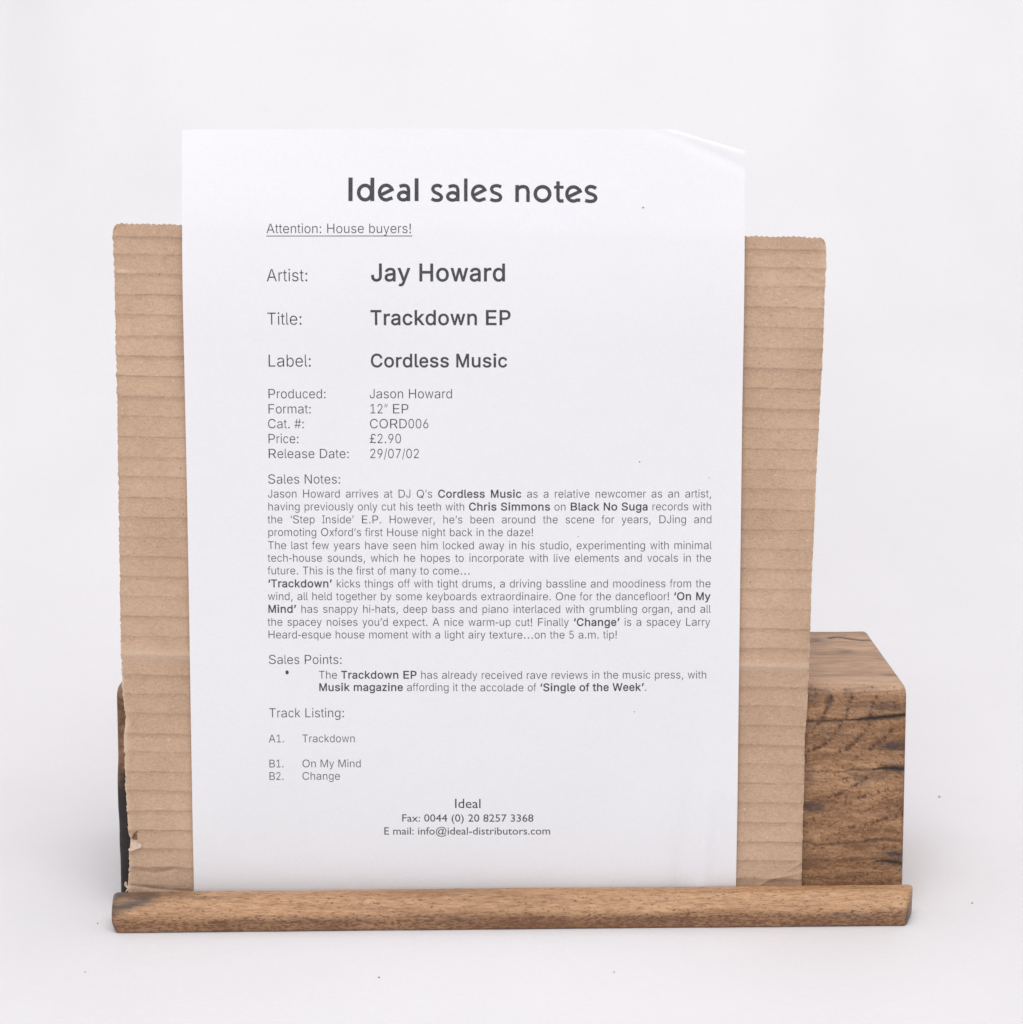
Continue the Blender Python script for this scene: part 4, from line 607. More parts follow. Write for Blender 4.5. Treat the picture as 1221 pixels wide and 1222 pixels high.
def build_block():
    H = 86.5 * math.cos(AL) + 3 - 5 * math.sin(AL) * -1
    H = float((PO + PV * .0865 - PN * .005)[2] * 1000)
    yb = lambda z: 12.5 + (5.0 / math.cos(AL)) + (z - 3) * math.tan(AL)
    depth_top = 109.0
    corners = [(yb(0), 0.0, 1.2, 6.0), (depth_top + 2, 0.0, 3, 6.0), (depth_top, H, 3.2, .6), (yb(H), H, 5.5, .34)]
    # go bottom-front -> bottom-back -> top-back -> top-front
    P, Nn = rounded_profile(corners, 1)
    x0, x1 = -153.4, 153.3
    r = 2.6
    ends = r * (1 - np.cos(np.linspace(0, math.pi / 2, 9)))
    xs = np.r_[x0 + ends, np.arange(x0 + r + .5, x0 + 18, .5), np.linspace(x0 + 18, 95, 60)[1:], np.arange(95.4, x1 - r - .1, .38), (x1 - ends)[::-1]]
    inset = np.zeros(len(xs))
    for i, x in enumerate(xs):
        e = min(x - x0, x1 - x)
        if e < r:
            inset[i] = r - math.sqrt(max(r * r - (r - e) ** 2, 0))
    X = np.repeat(xs[:, None], len(P), 1)
    Y = P[None, :, 0] - Nn[None, :, 0] * inset[:, None]
    Z = P[None, :, 1] - Nn[None, :, 1] * inset[:, None]
    NY, NZ = np.broadcast_to(Nn[None, :, 0], X.shape), np.broadcast_to(Nn[None, :, 1], X.shape)
    # coordinates on the leaning face and on the top
    V = (Y - 12.5) * PV[1] + (Z - 3) * PV[2]
    isfront = np.clip(-NY * 1.6 - .25, 0, 1) * (Y < 45)
    istop = np.clip(NZ * 1.7 - .45, 0, 1)
    crack, groove, stain, pore = face_marks(X, V)
    keep = np.clip(isfront * 1.5, 0, 1) * (X > 60)
    crack, groove, stain, pore = crack * keep, groove * keep, stain * keep, pore * keep
    for w, d, pts in TOPCRACKS:
        dist, _ = poly_distance(X + .3 * fbm(X, Y, 80, 2), Y + .4 * fbm(X * .7, Y, 85, 2), pts)
        m = np.exp(-(dist / w) ** 2) * d * istop
        crack = np.maximum(crack, m * .85)
        groove = np.maximum(groove, m * w * .5)
    for cx, cy, sx, sy, a in TOPSTAINS:
        d2 = ((X - cx + fbm(X * .5, Y * .5, 88, 3)) / sx) ** 2 + ((Y - cy) / sy) ** 2
        stain = np.maximum(stain, a * np.exp(-d2) * istop)
    # charred lower left corner, grey streaks round the left end and along the far top edge
    zz = Z + 5 * fbm(X * .3, Z * .25, 90, 3)
    burnt = np.clip((58 - zz) / 9, 0, 1) * np.clip((-136 - X) / 10, 0, 1)
    stain = np.maximum(stain, burnt * 1.0)
    crack = np.maximum(crack, burnt * .62)
    stain = np.maximum(stain, .5 * np.clip((-149.6 - X) / 2.2, 0, 1))
    stain = np.maximum(stain, .38 * np.clip((Y - 98 + 3 * fbm(X * .2, Y * .2, 89, 3)) / 6, 0, 1) * istop)
    bandn = np.clip(fbm(X * .035, Z * .16, 93, 4) * 1.6 - .35, 0, 1) * isfront * .25
    stain = np.maximum(stain, bandn)
    # worn displacement
    disp = .28 * fbm(X * .03, (Y + Z) * .08, 95, 3) + .10 * fbm(X * .12, (Y + Z) * .9, 97, 3) - .75 * np.minimum(groove, 1.2) - .12 * pore
    calm = np.clip(np.minimum(X - x0, x1 - X) / 1.6, 0, 1)
    disp = disp * calm
    left_in = np.clip((-150 - X) / 3, 0, 1) * (.9 * fbm(Z * .06, Y * .03, 99, 2))
    Y = Y + NY * disp
    Z = Z + NZ * disp
    X = X - left_in * 0.6
    nx, npf = X.shape
    verts = np.stack([X, Y, Z], -1).reshape(-1, 3)
    faces = grid_faces(nx, npf, wrap=True).tolist()
    lit_top = istop * np.clip(.85 + .3 * fbm(X * .05, Y * .3, 101, 3), 0, 1)
    vals = [verts]
    at = {"crack": [crack.ravel()], "stain": [np.clip(stain, 0, 1).ravel()], "pore": [pore.ravel()], "lit_tone": [lit_top.ravel()]}
    n = len(verts)
    for end, sign in ((0, -1), (nx - 1, 1)):
        ring = np.arange(npf) + end * npf
        cy, cz = Y[end].mean(), Z[end].mean()
        ex = X[end].mean()
        for sc in (.985, .95, .88, .76, .6, .42, .22):
            ry, rz = cy + (Y[end] - cy) * sc, cz + (Z[end] - cz) * sc
            rx = np.full(npf, ex) + sign * (.25 * fbm(ry * .12, rz * .12, 160, 3) - .05) * min(1, (1 - sc) * 8)
            vals.append(np.stack([rx, ry, rz], -1))
            z2 = rz + 5 * fbm(ry * .12, rz * .25, 161, 3)
            st_ = np.clip((58 - z2) / 12, 0, 1) * .85 if sign < 0 else .25 * np.clip(fbm(ry * .08, rz * .08, 163, 3), 0, 1)
            at["stain"].append(st_)
            at["crack"].append(crack[end] * (sc > .98) * .5)
            at["pore"].append(np.clip(fbm(ry * .9, rz * .9, 165, 2) - .3, 0, 1))
            at["lit_tone"].append(np.full(npf, .25))
            new = n + np.arange(npf)
            for q in range(npf):
                k = (q + 1) % npf
                f = [int(ring[q]), int(ring[k]), int(new[k]), int(new[q])]
                faces.append(f if sign < 0 else f[::-1])
            ring = new
            n += npf
        vals.append(np.array([[ex, cy, cz]]))
        for k_ in at:
            at[k_].append(np.array([.2 if k_ == "lit_tone" else 0.0]))
        for q in range(npf):
            f = [int(ring[q]), int(ring[(q + 1) % npf]), n]
            faces.append(f if sign < 0 else f[::-1])
        n += 1
    verts = np.vstack(vals)
    at = {k_: np.concatenate(v_) for k_, v_ in at.items()}
    return link_mesh("back_block", verts * MM, faces, M_block, stand, True, at)


def build_lip():
    # a slim rail whose thin tongue runs back under the slot to the block
    corners = [(0.0, 0.0, .9, 1.0), (17.5, 0.0, .3, 2.0), (17.5, 2.8, .3, 1.5), (11.6, 2.8, .4, 1.2), (11.4, 12.9, 1.6, .6), (5.2, 12.7, 4.6, .5), (0.2, 7.6, 2.4, .5)]
    P, Nn = rounded_profile(corners, 1)
    L0, L1 = -151.8, 152.8
    r = 2.0
    ends = r * (1 - np.cos(np.linspace(0, math.pi / 2, 9)))
    xs = np.r_[L0 + ends, np.arange(L0 + r + .5, L1 - r - .2, .55), (L1 - ends)[::-1]]
    inset = np.array([max(0, r - math.sqrt(max(r * r - max(0, r - min(x - L0, L1 - x)) ** 2, 0))) if min(x - L0, L1 - x) < r else 0 for x in xs]) * .75
    X = np.repeat(xs[:, None], len(P), 1)
    Y = P[None, :, 0] - Nn[None, :, 0] * inset[:, None]
    Z = P[None, :, 1] - Nn[None, :, 1] * inset[:, None]
    NY, NZ = np.broadcast_to(Nn[None, :, 0], X.shape), np.broadcast_to(Nn[None, :, 1], X.shape)
    outer = ((Y < 11.8) & (NZ > -.6)).astype(float)
    disp = (.35 * fbm(X * .018, Z * .08 + Y * .08, 120, 3) + .10 * fbm(X * .09, (Y + Z) * .6, 124, 3)) * outer
    Y2, Z2 = Y + NY * disp, Z + NZ * disp
    # the right end is sawn slightly askew, the left end is rubbed round
    fr = np.clip((12 - Y) / 12, 0, 1) * np.clip((11 - Z) / 11, 0, 1)
    X2 = X - np.clip((X - 147) / 6, 0, 1) * (1.3 * np.clip((12.2 - Z) / 12, 0, 1) * np.clip((9 - Y) / 9, 0, 1))
    X2 = X2 + np.clip((-147 - X) / 6, 0, 1) * (1.6 * np.clip((4 - Z) / 4, 0, 1) + 0.6 * np.clip((Z - 9) / 4, 0, 1))
    X2 = X2 + np.clip((np.abs(X) - 140) / 12, 0, 1) * np.where(X > 0, 3.2, -1.7) * np.clip(Y / 11.5, 0, 1.0)
    # slope of 1.25 degrees across the stand, as the rail was glued
    ang = math.radians(1.25)
    Xr = X2
    Yr = Y2 + (X2 * math.tan(ang) - 1.2) * np.clip((17.5 - Y2) / 5.5, 0, 1)
    Zr = Z2 * (1 - .05 * np.clip(-X / 152, 0, 1))
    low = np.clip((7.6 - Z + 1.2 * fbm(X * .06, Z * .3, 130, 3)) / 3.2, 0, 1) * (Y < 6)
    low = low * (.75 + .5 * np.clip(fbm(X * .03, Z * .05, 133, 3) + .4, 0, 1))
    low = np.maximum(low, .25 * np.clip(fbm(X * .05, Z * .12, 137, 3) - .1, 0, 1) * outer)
    st = np.zeros_like(X)
    # grey smudge on the upper left corner, a dark knot near the right end, darker rim along the bottom
    wd = Z * .55 + Y * .75 - 10.4 + 8.0 * np.clip((-128 - X) / 24, 0, 1) + .9 * fbm(X * .12, Z * .5 + Y * .5, 141, 3)
    st = np.maximum(st, 1.0 * np.clip(wd / 2.8, 0, 1) * np.clip((-112 - X) / 22, 0, 1) * (.75 + .4 * fbm(X * .15, Z * .9, 142, 3)))
    st = np.maximum(st, .75 * np.clip((-150.6 - X) / 1.6, 0, 1))
    st = np.maximum(st, .60 * np.clip((X - 151.0) / 1.2, 0, 1) * np.clip((12 - Z) / 4, 0, 1))
    for kx, kz, sx, sz, a in ((126, 5.2, 5, .9, .55), (131, 4.6, 3, 1.0, .6), (136, 4.0, 5, .8, .4), (133, 3.4, 3, .6, .35), (-21, 4.5, 6, 2.2, .35), (109, 8.2, 8, .3, .35), (-118, 12.4, 14, .35, .5), (60, 3.5, 14, .6, .3), (-80, 4.2, 30, .9, .3)):
        st = np.maximum(st, a * np.exp(-((X - kx + 1.5 * fbm(X * .3, Z * .4, 145, 2)) / sx) ** 2 - ((Z - kz + .5 * fbm(X * .25, Z, 149, 2)) / sz) ** 2) * (Y < 9))
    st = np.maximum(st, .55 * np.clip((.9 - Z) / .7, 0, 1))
    nx, npf = X.shape
    verts = np.stack([Xr, Yr, Zr], -1).reshape(-1, 3)
    faces = grid_faces(nx, npf, wrap=True).tolist()
    me_cap = []
    # end caps: triangulated from the (concave) profile
    ring = [Vector((float(a), float(b))) for a, b in P]
    tri = delaunay_2d_cdt(ring, [(i, (i + 1) % npf) for i in range(npf)], [], 1, 1e-7)[2]
    for t in tri:
        if max(t) < npf:
            faces.append([t[0], t[1], t[2]][::-1])
            faces.append([(nx - 1) * npf + i for i in t])
    at = {"pores_and_shade": low.ravel(), "stain": np.clip(st, 0, 1).ravel()}
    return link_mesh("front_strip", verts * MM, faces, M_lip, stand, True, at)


build_block()
build_lip()

# ------------------------------------------------------------------ cardboard sheet
card = empty("cardboard_sheet", tuple(PO - PN * .003), "brown corrugated cardboard sheet with ragged edges behind the white page", "cardboard")
SLOPE = (CARD_T[0][1] - CARD_T[1][1]) / (CARD_T[1][0] - CARD_T[0][0])
PERIOD = 7.62


def side(pts):
    p = np.array(sorted(pts, key=lambda q: q[1]))
    p = np.vstack([[p[0, 0], -1.0], p, [p[-1, 0], 400]])
    return lambda v: np.interp(v, p[:, 1], p[:, 0])


card_l, card_r = side(CARD_L), side(CARD_R)
card_top = lambda u: CARD_T[0][1] - SLOPE * (u - CARD_T[0][0])
# ridge positions measured down the left strip, in the sheet's own (rotated) height
ridge_q = np.array(sorted(v + SLOPE * CARD_U180 for v in CARD_LINES))


def point_in(px, py, poly):
    inside = np.zeros(np.shape(px), bool)
    n = len(poly)
    for i in range(n):
        (x0, y0), (x1, y1) = poly[i - 1], poly[i]
        c = ((y0 > py) != (y1 > py)) & (px < (x1 - x0) * (py - y0) / (y1 - y0 + 1e-12) + x0)
        inside ^= c
    return inside


def card_grid(step):
    rows = np.arange(0, 275, step)
    a = np.r_[np.linspace(0, 30, 62), np.linspace(30, 240, 36)[1:-1], np.linspace(240, 272, 66)] / 272
    qmax = CARD_T[0][1] + SLOPE * CARD_T[0][0]
    q = qmax - rows[::-1] + 0.0
    q = q[q > -2]
    A, Q = np.meshgrid(a, q)
    vg = Q - SLOPE * (A * 270 - 150)
    L, Rr = card_l(vg), card_r(vg)
    Uu = L + (Rr - L) * A
    Vv = np.maximum(Q - SLOPE * Uu, 0.2 + 0 * Q)
    return A, Q, Uu, Vv


def build_front_liner():
    A, Q, U, V = card_grid(.31)
    edge_l, edge_r = U - card_l(V), card_r(V) - U
    # ragged cut: fine chatter on both sides, teeth along the top
    rag = .36 * fbm(V * 1.1, V * 0, 200, 3)
    U = U + rag * (np.exp(-edge_l / .8)) + .18 * fbm(V * .9, V * 0 + 3, 205, 3) * np.exp(-edge_r / .8)
    top_gap = Q.max() - Q
    tooth = .48 * (2 * np.abs(((U / 2.0 + .15 * vnoise(U * .3, U * 0, 207)) % 1) - .5) - .5) + .3 * fbm(U * .35, U * 0, 209, 2)
    V = V + tooth * np.exp(-top_gap / .9)
    # rounded top corners
    V = V - np.clip(1.9 - edge_l, 0, 9) ** 2 * .5 * np.exp(-top_gap / 2.5) - np.clip(1.2 - edge_r, 0, 9) ** 2 * .7 * np.exp(-top_gap / 2.5)
    # washboard: liner sags between the glue lines
    Qw = Q + .30 * fbm(U * .09, Q * .12, 211, 3) + .16 * fbm(U * 1.3, Q * .12, 212, 2)
    idx = np.clip(np.searchsorted(ridge_q, Qw), 1, len(ridge_q) - 1)
    lo, hi = ridge_q[idx - 1], ridge_q[idx]
    t = np.clip((Qw - lo) / (hi - lo), 0, 1)
    # quick drop under each glue line, slow rise to the next one below
    pk = .74
    sag = np.where(t < pk, np.sin(.5 * math.pi * t / pk), np.cos(.5 * math.pi * (t - pk) / (1 - pk)))
    sag = np.where(t < pk, sag, np.maximum(sag, 0) ** .8)
    near_top = np.exp(-top_gap / 16)
    amp = (.20 + .34 * lattice(idx, idx * 0 + 3, 78) + .30 * near_top) * (1 + .6 * fbm(U * .05, Q * .05, 213, 2))
    W = -.6 - amp * sag
    dline = np.minimum(np.abs(Qw - lo), np.abs(hi - Qw))
    broken = np.clip(fbm(U * .55, Q * .13, 217, 4) * 1.6 + .78, .12, 1)
    near = np.where(np.abs(Qw - lo) < np.abs(hi - Qw), idx - 1, idx)
    strength = .35 + .65 * lattice(near, near * 0 + 5, 77)
    line = np.exp(-(dline / .23) ** 2) * broken * strength
    # a soft buckle a third of the way up the left side
    W = W + .75 * np.exp(-((Q - ridge_q[12] - 1.0) / 2.6) ** 2)
    W = W - .12 * line
    W = W + .22 * fbm(U * .06, V * .06, 221, 3) + .05 * fbm(U * .6, V * .6, 225, 3)
    for a, pts in CREASES:
        d, al = poly_distance(U + .4 * fbm(U * .5, V * .5, 229, 2), V, pts)
        W = W + 1.7 * a * np.exp(-(d / .75) ** 1.4) * (.7 + .5 * fbm(al * .3, al * 0, 231, 2))
    # dented corners
    W = W - .9 * np.exp(-((edge_l / 7) ** 2 + (top_gap / 6) ** 2)) - .7 * np.exp(-((edge_r / 6) ** 2 + (top_gap / 7) ** 2))
    W = W - .5 * np.exp(-edge_l / .5) - .5 * np.exp(-edge_r / .5)
    mark = line * .95
    hole = point_in(U, V, HOLE)
    W = np.where(hole, W - 2.6, W)
    pale = np.zeros_like(U)
    pale = np.maximum(pale, .8 * np.exp(-edge_l / .55) * np.clip((115 - V) / 20, 0, 1) * (fbm(V * .7, V * 0, 235, 2) > -.35))
    pale = np.maximum(pale, .55 * np.exp(-(edge_l / 1.6) ** 2) * np.exp(-((V - 70) / 11) ** 2))
    pale = np.maximum(pale, .5 * np.exp(-edge_r / .4) * (fbm(V * .4, V * 0, 237, 2) > .05))
    pale = np.maximum(pale, .34 * np.exp(-((Q - ridge_q[12] - .2) / 1.9) ** 2))
    pale = np.maximum(pale, .45 * np.exp(-((edge_l - 3) / 3) ** 2 - ((Q - ridge_q[-3] - .9) / .8) ** 2))
    pale = np.where(point_in(U, V, TEAR) & ~hole, .75, pale)
    mark = np.where(hole, 1.7, mark)  # shade inside the torn hole painted in as dark brown
    P = on_plane(U, V, W)
    return link_mesh("front_liner", P, grid_faces(*U.shape), M_kraft, card, True, {"line_mark": mark, "pale_edge": pale})


def build_core_and_back():
    a = np.linspace(0, 1, 30)
    qmax = CARD_T[0][1] + SLOPE * CARD_T[0][0]
    q = np.arange(1.0, qmax - .8, .55)
    A, Q = np.meshgrid(a, q)
    vg = Q - SLOPE * (A * 270 - 150)
    L, Rr = card_l(vg) + .7, card_r(vg) - .6
    U = L + (Rr - L) * A
    V = np.maximum(Q - SLOPE * U, .4)
    U2 = U + .25 * fbm(V * .8, U * 0, 240, 2) * (np.abs(A - .5) > .49)
    ph = np.interp(Q, ridge_q, np.arange(len(ridge_q)))
    W = -2.45 + 1.15 * np.cos(2 * math.pi * ph)
    link_mesh("corrugated_core", on_plane(U2, V, W), grid_faces(*U.shape), M_core, card)
    Ub = U + .3 * fbm(V * .6, U * 0, 245, 2) * (np.abs(A - .5) > .49)
    link_mesh("back_liner", on_plane(Ub, V, -4.25 + .12 * fbm(U * .06, V * .06, 247, 2)), grid_faces(*U.shape)[:, ::-1], M_kraft, card)


def lump(name, outline, w, thick, material, parent, curl=0.0):
    """a little torn piece: outline filled, thickened and curled off the sheet"""
    pts = [Vector(p) for p in outline]
    n = len(pts)
    vs, _, fs = delaunay_2d_cdt(pts, [(i, (i + 1) % n) for i in range(n)], [list(range(n))], 1, 1e-6)[:3]
    cx = sum(p[0] for p in outline) / n
    cy = sum(p[1] for p in outline) / n
    top, bot = [], []
    for p in vs:
        d = math.hypot(p.x - cx, p.y - cy)
        top.append((p.x, p.y, w + thick + curl * d))
        bot.append((p.x, p.y, w + curl * d * .6))
    V3 = np.array(top + bot)
    m = len(vs)
    faces = [list(f) for f in fs] + [[i + m for i in f][::-1] for f in fs]
    cnt = {}
    for f in fs:
        for i in range(len(f)):
            e = (f[i], f[(i + 1) % len(f)])
            cnt[e] = 1
    for (i, j) in list(cnt):
        if (j, i) not in cnt:
            faces.append([j, i, i + m, j + m])
    return link_mesh(name, on_plane(V3[:, 0], V3[:, 1], V3[:, 2]), faces, material, parent, False)


build_front_liner()
build_core_and_back()
lump("torn_flap", FLAP, -.5, .25, M_torn, card, .12)
lump("torn_tuft", TUFT, -2.4, .8, M_torn, card, .15)

# ------------------------------------------------------------------ printed page
page = empty("sales_sheet", tuple(PO), "white A4 page of black printed sales notes leaning on brown cardboard", "paper sheet")
PL, PR, PT = -123.2, 87.1, 298.3
FX0, FY0 = FOLD[0]
FX1, FY1 = FOLD[1]
_fd = np.array([FX1 - FX0, FY1 - FY0]); _fd = _fd / np.linalg.norm(_fd)
FOLD_N = np.array([-_fd[1], _fd[0]])        # towards the folded corner


def page_point(u, v, lift=0.0):
    """point of the sheet (mm across / up the sheet) in metres; lift stands off its face"""
    u, v = np.asarray(u, float), np.asarray(v, float)
    w = .55 + .55 * np.sin((u - PL) / (PR - PL) * math.pi) * np.clip(v / 80, 0, 1)
    w = w + .55 * fbm(u * .012 + 4, v * .012, 300, 2) * np.clip(v / 40, 0, 1)
    w = w + 1.3 * np.clip((u - 66) / 21, 0, 1) ** 2 * np.clip((v - 4) / 40, 0, 1)
    w = w + .35 * np.clip((-108 - u) / 15, 0, 1) ** 2
    # free top of the sheet eases forward then back; faint buckles at the lower right
    w = w + .55 * fbm(u * .020 + 2, v * .016, 311, 2) * np.clip(v / 30, 0, 1)
    up = np.clip((v - 225) / 73, 0, 1)
    w = w + 1.2 * np.exp(-((v - 235) / 30) ** 2) - 1.5 * up ** 2 * (1 + .3 * np.sin(u * .045)) - 2.0 * np.clip((v - 250) / 48, 0, 1) ** 2 * np.clip((u + 60) / -63, 0, 1)
    w = w + .9 * np.exp(-((u - 74 - (v - 20) * .06) / 3.0) ** 2) * np.clip((70 - v) / 40, 0, 1)
    w = w - .8 * np.exp(-((u - 66 - (v - 20) * .1) / 3.5) ** 2) * np.clip((60 - v) / 40, 0, 1)
    # long dent that runs in front of the dog-eared corner
    s = (u - FX0) * FOLD_N[0] + (v - FY0) * FOLD_N[1]
    al = (u - FX0) * _fd[0] + (v - FY0) * _fd[1]
    tt = np.clip(al / 34, -.6, 1.25)
    w = w - .45 * np.exp(-((s + 4.8 * np.clip(tt, .2, 1)) / 2.4) ** 2) * np.clip((tt + .5) / .8, 0, 1)
    # the corner bends away over a small radius
    r = 1.5
    th = np.clip(s / r, 0, math.radians(152))
    rest = np.maximum(s - r * math.radians(152), 0)
    ds = np.where(s > 0, r * np.sin(th) + rest * math.cos(math.radians(152)) - s, 0)
    dw = np.where(s > 0, -r * (1 - np.cos(th)) - rest * math.sin(math.radians(152)), 0)
    uu, vv = u + ds * FOLD_N[0], v + ds * FOLD_N[1]
    return on_plane(uu, vv, w + lift + dw)


def build_sheet():
    us = np.linspace(PL, PR, 176)
    vs = np.r_[np.linspace(0.2, 262, 200), np.linspace(262, PT, 90)[1:]]
    U, V = np.meshgrid(us, vs)
    return link_mesh("sheet", page_point(U, V), grid_faces(*U.shape), M_paper, page)


build_sheet()

# ---- lettering: flat inked shapes that follow the sheet
SANS_W = dict(zip(" !#£‘’()”,-./:•…0123456789ABCDEFGHIJKLMNOPQRSTUVWXYZabcdefghijklmnopqrstuvwxyz",
    [278, 278, 556, 556, 222, 222, 333, 333, 333, 278, 333, 278, 278, 278, 350, 1000] + [556] * 10 +
    [667, 667, 722, 722, 667, 611, 778, 722, 278, 500, 667, 556, 833, 722, 778, 667, 778, 722, 667, 611, 722, 667, 944, 667, 667, 611] +
    [556, 556, 500, 556, 556, 278, 556, 556, 222, 222, 500, 222, 833, 556, 556, 556, 556, 333, 500, 278, 556, 500, 722, 500, 500, 500]))
BOLD_W = dict(zip(" !‘’.ABCDEFGHIJKLMNOPQRSTUVWXYZabcdefghijklmnopqrstuvwxyz",
    [278, 333, 278, 278, 278] +
    [722, 722, 722, 722, 667, 611, 778, 722, 278, 556, 722, 611, 833, 722, 778, 667, 778, 722, 667, 611, 722, 667, 944, 667, 667, 611] +
    [556, 611, 556, 611, 556, 333, 611, 611, 278, 278, 556, 278, 889, 611, 611, 611, 611, 389, 556, 333, 611, 556, 778, 556, 556, 500]))


def parse(s):
    p = s.split(';')
    return float(p[0]), [np.array([[float(c) for c in q.split(',')] for q in k.split()]) for k in p[1:] if k]


def area(p):
    x, y = p[:, 0], p[:, 1]
    return .5 * np.sum(x * np.roll(y, -1) - np.roll(x, -1) * y)


def offset(p, d):
    a, b = p - np.roll(p, 1, 0), np.roll(p, -1, 0) - p
    na = np.stack([a[:, 1], -a[:, 0]], -1) / (np.linalg.norm(a, axis=1)[:, None] + 1e-9)
    nb = np.stack([b[:, 1], -b[:, 0]], -1) / (np.linalg.norm(b, axis=1)[:, None] + 1e-9)
    m = na + nb
    m = m / (np.linalg.norm(m, axis=1)[:, None] + 1e-9)
    c = np.clip(np.sum(m * na, 1), .5, 1)
    return p + m * (d / c)[:, None]


def fill(contours):
    """triangles of the nonzero-winding area of a set of closed contours"""
    pts, edges = [], []
    for c in contours:
        k = len(pts)
        pts += [Vector((float(x), float(y))) for x, y in c]
        edges += [(k + i, k + (i + 1) % len(c)) for i in range(len(c))]
    vs, _, fs = delaunay_2d_cdt(pts, edges, [], 0, 1e-5)[:3]
    V = np.array([[v.x, v.y] for v in vs])
    F = np.array([f for f in fs if len(f) == 3])
    cen = V[F].mean(1)
    wn = np.zeros(len(F), int)
    for c in contours:
        x0, y0 = c[:, 0], c[:, 1]
        x1, y1 = np.roll(x0, -1), np.roll(y0, -1)
        px, py = cen[:, 0:1], cen[:, 1:2]
        cross = (x1 - x0) * (py - y0) - (px - x0) * (y1 - y0)
        wn += np.sum((y0 <= py) & (y1 > py) & (cross > 0), 1) - np.sum((y0 > py) & (y1 <= py) & (cross < 0), 1)
    return V, F[wn != 0]


def stroke(width, closed, pts):
    p = np.array(pts, float)
    if closed:
        t = np.roll(p, -1, 0) - np.roll(p, 1, 0)
    else:
        t = np.vstack([p[1:2] - p[:1], p[2:] - p[:-2], p[-1:] - p[-2:-1]])
    t = t / np.linalg.norm(t, axis=1)[:, None]
    nrm = np.stack([-t[:, 1], t[:, 0]], -1) * width / 2
    if closed:
        a, b = p + nrm, p - nrm
        if area(a) < 0:
            a = a[::-1]
        if area(b) > 0:
            b = b[::-1]
        return [a, b] if abs(area(a)) > abs(area(b)) else [a[::-1], b[::-1]]
    c = np.vstack([p + nrm, (p - nrm)[::-1]])
    return [c if area(c) > 0 else c[::-1]]


def pound(w):
    hook = [(.47, .56), (.44, .64), (.37, .69), (.29, .69), (.21, .65), (.18, .57), (.19, .47), (.22, .37), (.22, .24), (.18, .13), (.10, .05)]
    base = [(.05, .045), (.20, .075), (.33, .05), (.43, .045), (.52, .085)]
    bar = [(.05, .345), (.40, .345)]
    return [q[::-1] for p in (hook, base, bar) for q in stroke(.085, 0, p)]


_cache = {}


def glyph(ch, font, bold):
    """(advance, verts, tris) in em"""
    key = (ch, font, bold)
    if key in _cache:
        return _cache[key]
    adv, cs = parse((SANS if font == 'a' else HUMANIST)[ch])
    if font == 'a':
        target = (BOLD_W if bold else SANS_W).get(ch, SANS_W[ch]) / 1000
        sx = target / (adv / 1000) if ch not in '!.,:' else 1.45
        sy = .716 / .505
        cs = [c / 1000 * np.array([sx, sy]) for c in cs]
        if ch == '-':
            cs = [np.array([[.05, .235], [.05, .325], [.283, .325], [.283, .235]])]
        if ch == '£':
            cs = pound(target)
        if ch == '•':
            cs = [np.array([[target / 2 + 0.14 * math.cos(t), .35 - .14 * math.sin(t)] for t in np.linspace(0, 2 * math.pi, 17)[:-1]])]
        if ch in '!.,:':
            mid = (min(c[:, 0].min() for c in cs) + max(c[:, 0].max() for c in cs)) / 2
            cs = [c + np.array([target / 2 - mid, 0]) for c in cs]
        cs = [offset(c, -(.017 if bold else WEIGHT)) for c in cs]
        if bold:
            cs = [c * np.array([.965, .965]) + np.array([target * .018, .01]) for c in cs]
    else:
        target = adv / 1000
        cs = [c / 1000 for c in cs]
    if cs:
        V, F = fill(cs)
    else:
        V, F = np.zeros((0, 2)), np.zeros((0, 3), int)
    _cache[key] = (target, V, F)
    return _cache[key]


WEIGHT = -0.007
parts = {}


def add_shape(part, V, F):
    vs, fs, n = parts.setdefault(part, ([], [], [0]))
    vs.append(V)
    fs.append(F + n[0])
    n[0] += len(V)


def set_row(part, font, pt, runs, x0, x1, v, just):
    em = pt * .35278
    word, cur, words = [], 0.0, []
    for bold, s in runs:
        for ch in s:
            if ch == ' ' and just:
                words.append((word, cur))
                word, cur = [], 0.0
                continue
            a, V, F = glyph(ch, font, bold)
            word.append((cur, V, F))
            cur += a
    words.append((word, cur))
    total = sum(w for _, w in words)
    if just:
        # squeeze or stretch letters a little, word gaps take the rest
        gaps = len(words) - 1
        k = 1.0
        gap = (x1 - x0 - total * em * k) / gaps if gaps else 0
        if gap < .22 * em:
            k = (x1 - x0) / (em * (total + .25 * gaps))
            gap = .25 * em * k
    else:
        k = (x1 - x0) / (em * total)
        gap = 0
    x = x0
    for word, w in words:
        for dx, V, F in word:
            if len(F):
                add_shape(part, np.stack([x + (V[:, 0] + dx) * em * k, v + V[:, 1] * em], -1), F)
        x += w * em * k + gap


for part, font, pt, runs, x0, x1, v, just in ROWS:
    set_row(part, font, pt, runs, x0, x1, v, just)

(ux0, uv0), (ux1, uv1) = UNDERLINE
xs = np.linspace(ux0, ux1, 30)
add_shape('attention_text', np.stack([np.r_[xs, xs], np.r_[np.full(30, uv0 - .14), np.full(30, uv0 + .14)]], -1),
          np.array([[i, i + 1, i + 31] for i in range(29)] + [[i, i + 31, i + 30] for i in range(29)]))


letters = []
for w, closed, pts in TITLE:
    letters += stroke(w, closed, pts)
Vt, Ft = fill(letters)
add_shape('heading_text', Vt, Ft)

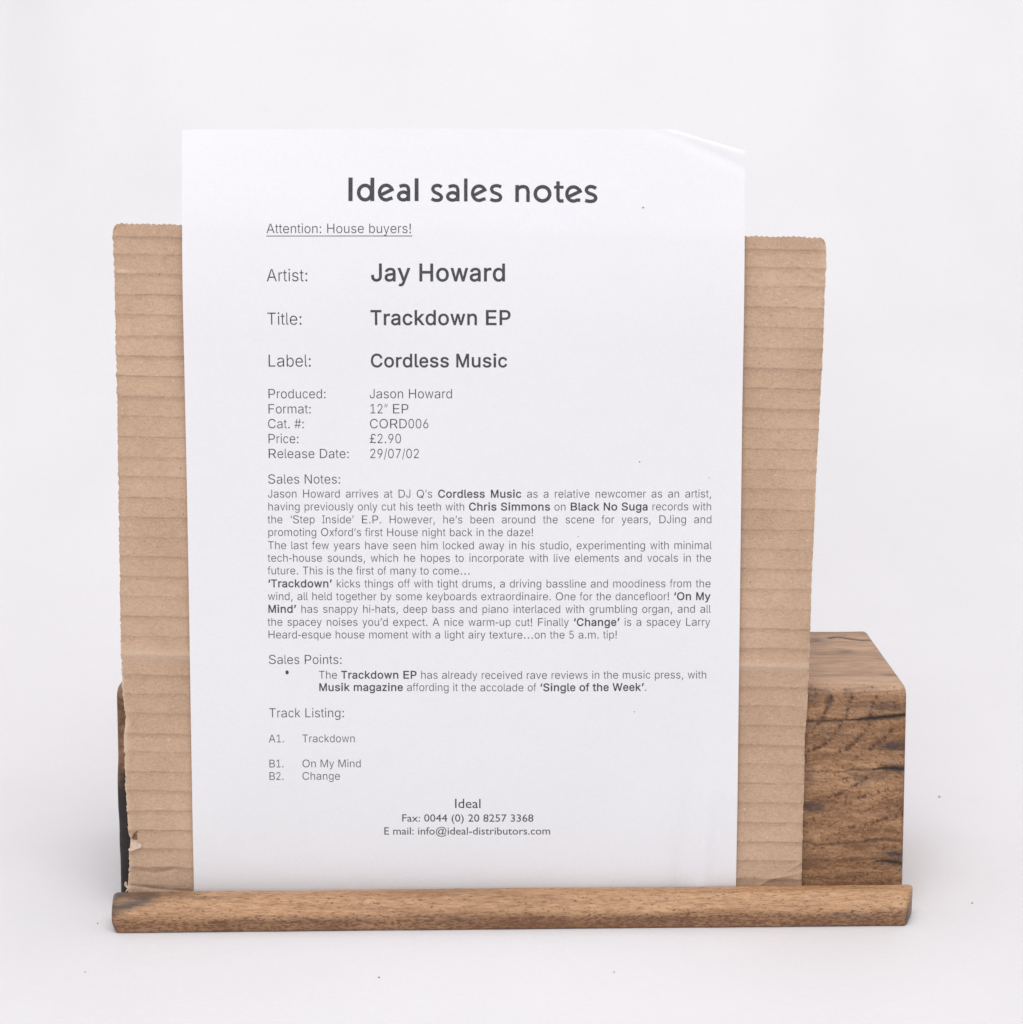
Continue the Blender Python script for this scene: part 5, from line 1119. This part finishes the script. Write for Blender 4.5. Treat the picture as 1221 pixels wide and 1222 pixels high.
for name, (vs, fs, n) in parts.items():
    V, F = np.vstack(vs), np.vstack(fs)
    # keep the face towards the viewer
    a, b, c = V[F[:, 0]], V[F[:, 1]], V[F[:, 2]]
    neg = (b[:, 0] - a[:, 0]) * (c[:, 1] - a[:, 1]) - (c[:, 0] - a[:, 0]) * (b[:, 1] - a[:, 1]) < 0
    F[neg] = F[neg][:, ::-1]
    link_mesh(name, page_point(V[:, 0], V[:, 1], .05), F, M_ink, page, False)

M_toner = ink_material("grey_toner", (.22, .22, .23), (.4, .4, .41))
for i, (x, y) in enumerate(TONER):
    rr = (.42, .36, .3, .24, .22)[i]
    sv = np.array([(x + rr * math.cos(t) * (1 + .3 * math.sin(3 * t + i)), y + rr * .8 * math.sin(t)) for t in np.linspace(0, 2 * math.pi, 9)[:-1]])
    link_mesh("toner_speck", page_point(sv[:, 0], sv[:, 1], .05), [[0, j, j + 1] for j in range(1, 7)], M_toner, page, False)


# ------------------------------------------------------------------ crumbs of dust on the sweep
def crumb(x, y, rx, ry, turn, material, label):
    ico = bmesh.new()
    bmesh.ops.create_icosphere(ico, subdivisions=2, radius=1)
    for i, v in enumerate(ico.verts):
        v.co *= 1 + .35 * (lattice(np.array(i), np.array(int(x)), 7) - .5)
    co = np.array([v.co[:] for v in ico.verts])
    f = [[v.index for v in p.verts] for p in ico.faces]
    ico.free()
    c, s = math.cos(turn), math.sin(turn)
    P = np.stack([(co[:, 0] * rx * c - co[:, 1] * ry * s), (co[:, 0] * rx * s + co[:, 1] * ry * c), (co[:, 2] + .85) * min(rx, ry) * .8], -1) * MM
    o = link_mesh("crumb", P, f, material)
    o.location = (x * MM, y * MM, 0.0)
    o["label"], o["category"], o["group"] = label, "crumb", "dust crumbs on the white floor"


def dust(name, a, b):
    k = Nodes(name)
    return k.done(k.principled(k.mix(k.noise(k.coord(), 900, 2), a, b), .9, None, .1))


D_dark = dust("dark_dust", (0.10, 0.085, 0.08), (0.26, 0.23, 0.22))
D_grey = dust("grey_dust", (0.46, 0.44, 0.44), (0.62, 0.6, 0.6))
D_tan = dust("tan_dust", (0.50, 0.42, 0.28), (0.66, 0.57, 0.40))
crumb(-159.3, 4.6, .22, .5, .2, D_dark, "dark elongated crumb on white floor close to the grey smudged end of the oak strip")
crumb(-47.7, -42.0, .33, .28, .5, D_dark, "small dark round crumb alone on white floor below the front strip")
crumb(37.2, -37.9, .35, .42, .9, D_tan, "pale tan crumb on white floor below the middle of the oak strip")
crumb(182.0, 23.6, .3, .36, .3, D_dark, "dark crumb on white floor beside the sawn bare end of the oak strip")
crumb(196.2, 143.0, .6, .7, .1, D_grey, "largest grey crumb on the floor, furthest back, beyond the thick oak block")
crumb(-154.6, -37.6, .28, .35, .7, D_grey, "faint grey crumb on white floor nearest the bottom left corner of the photo")
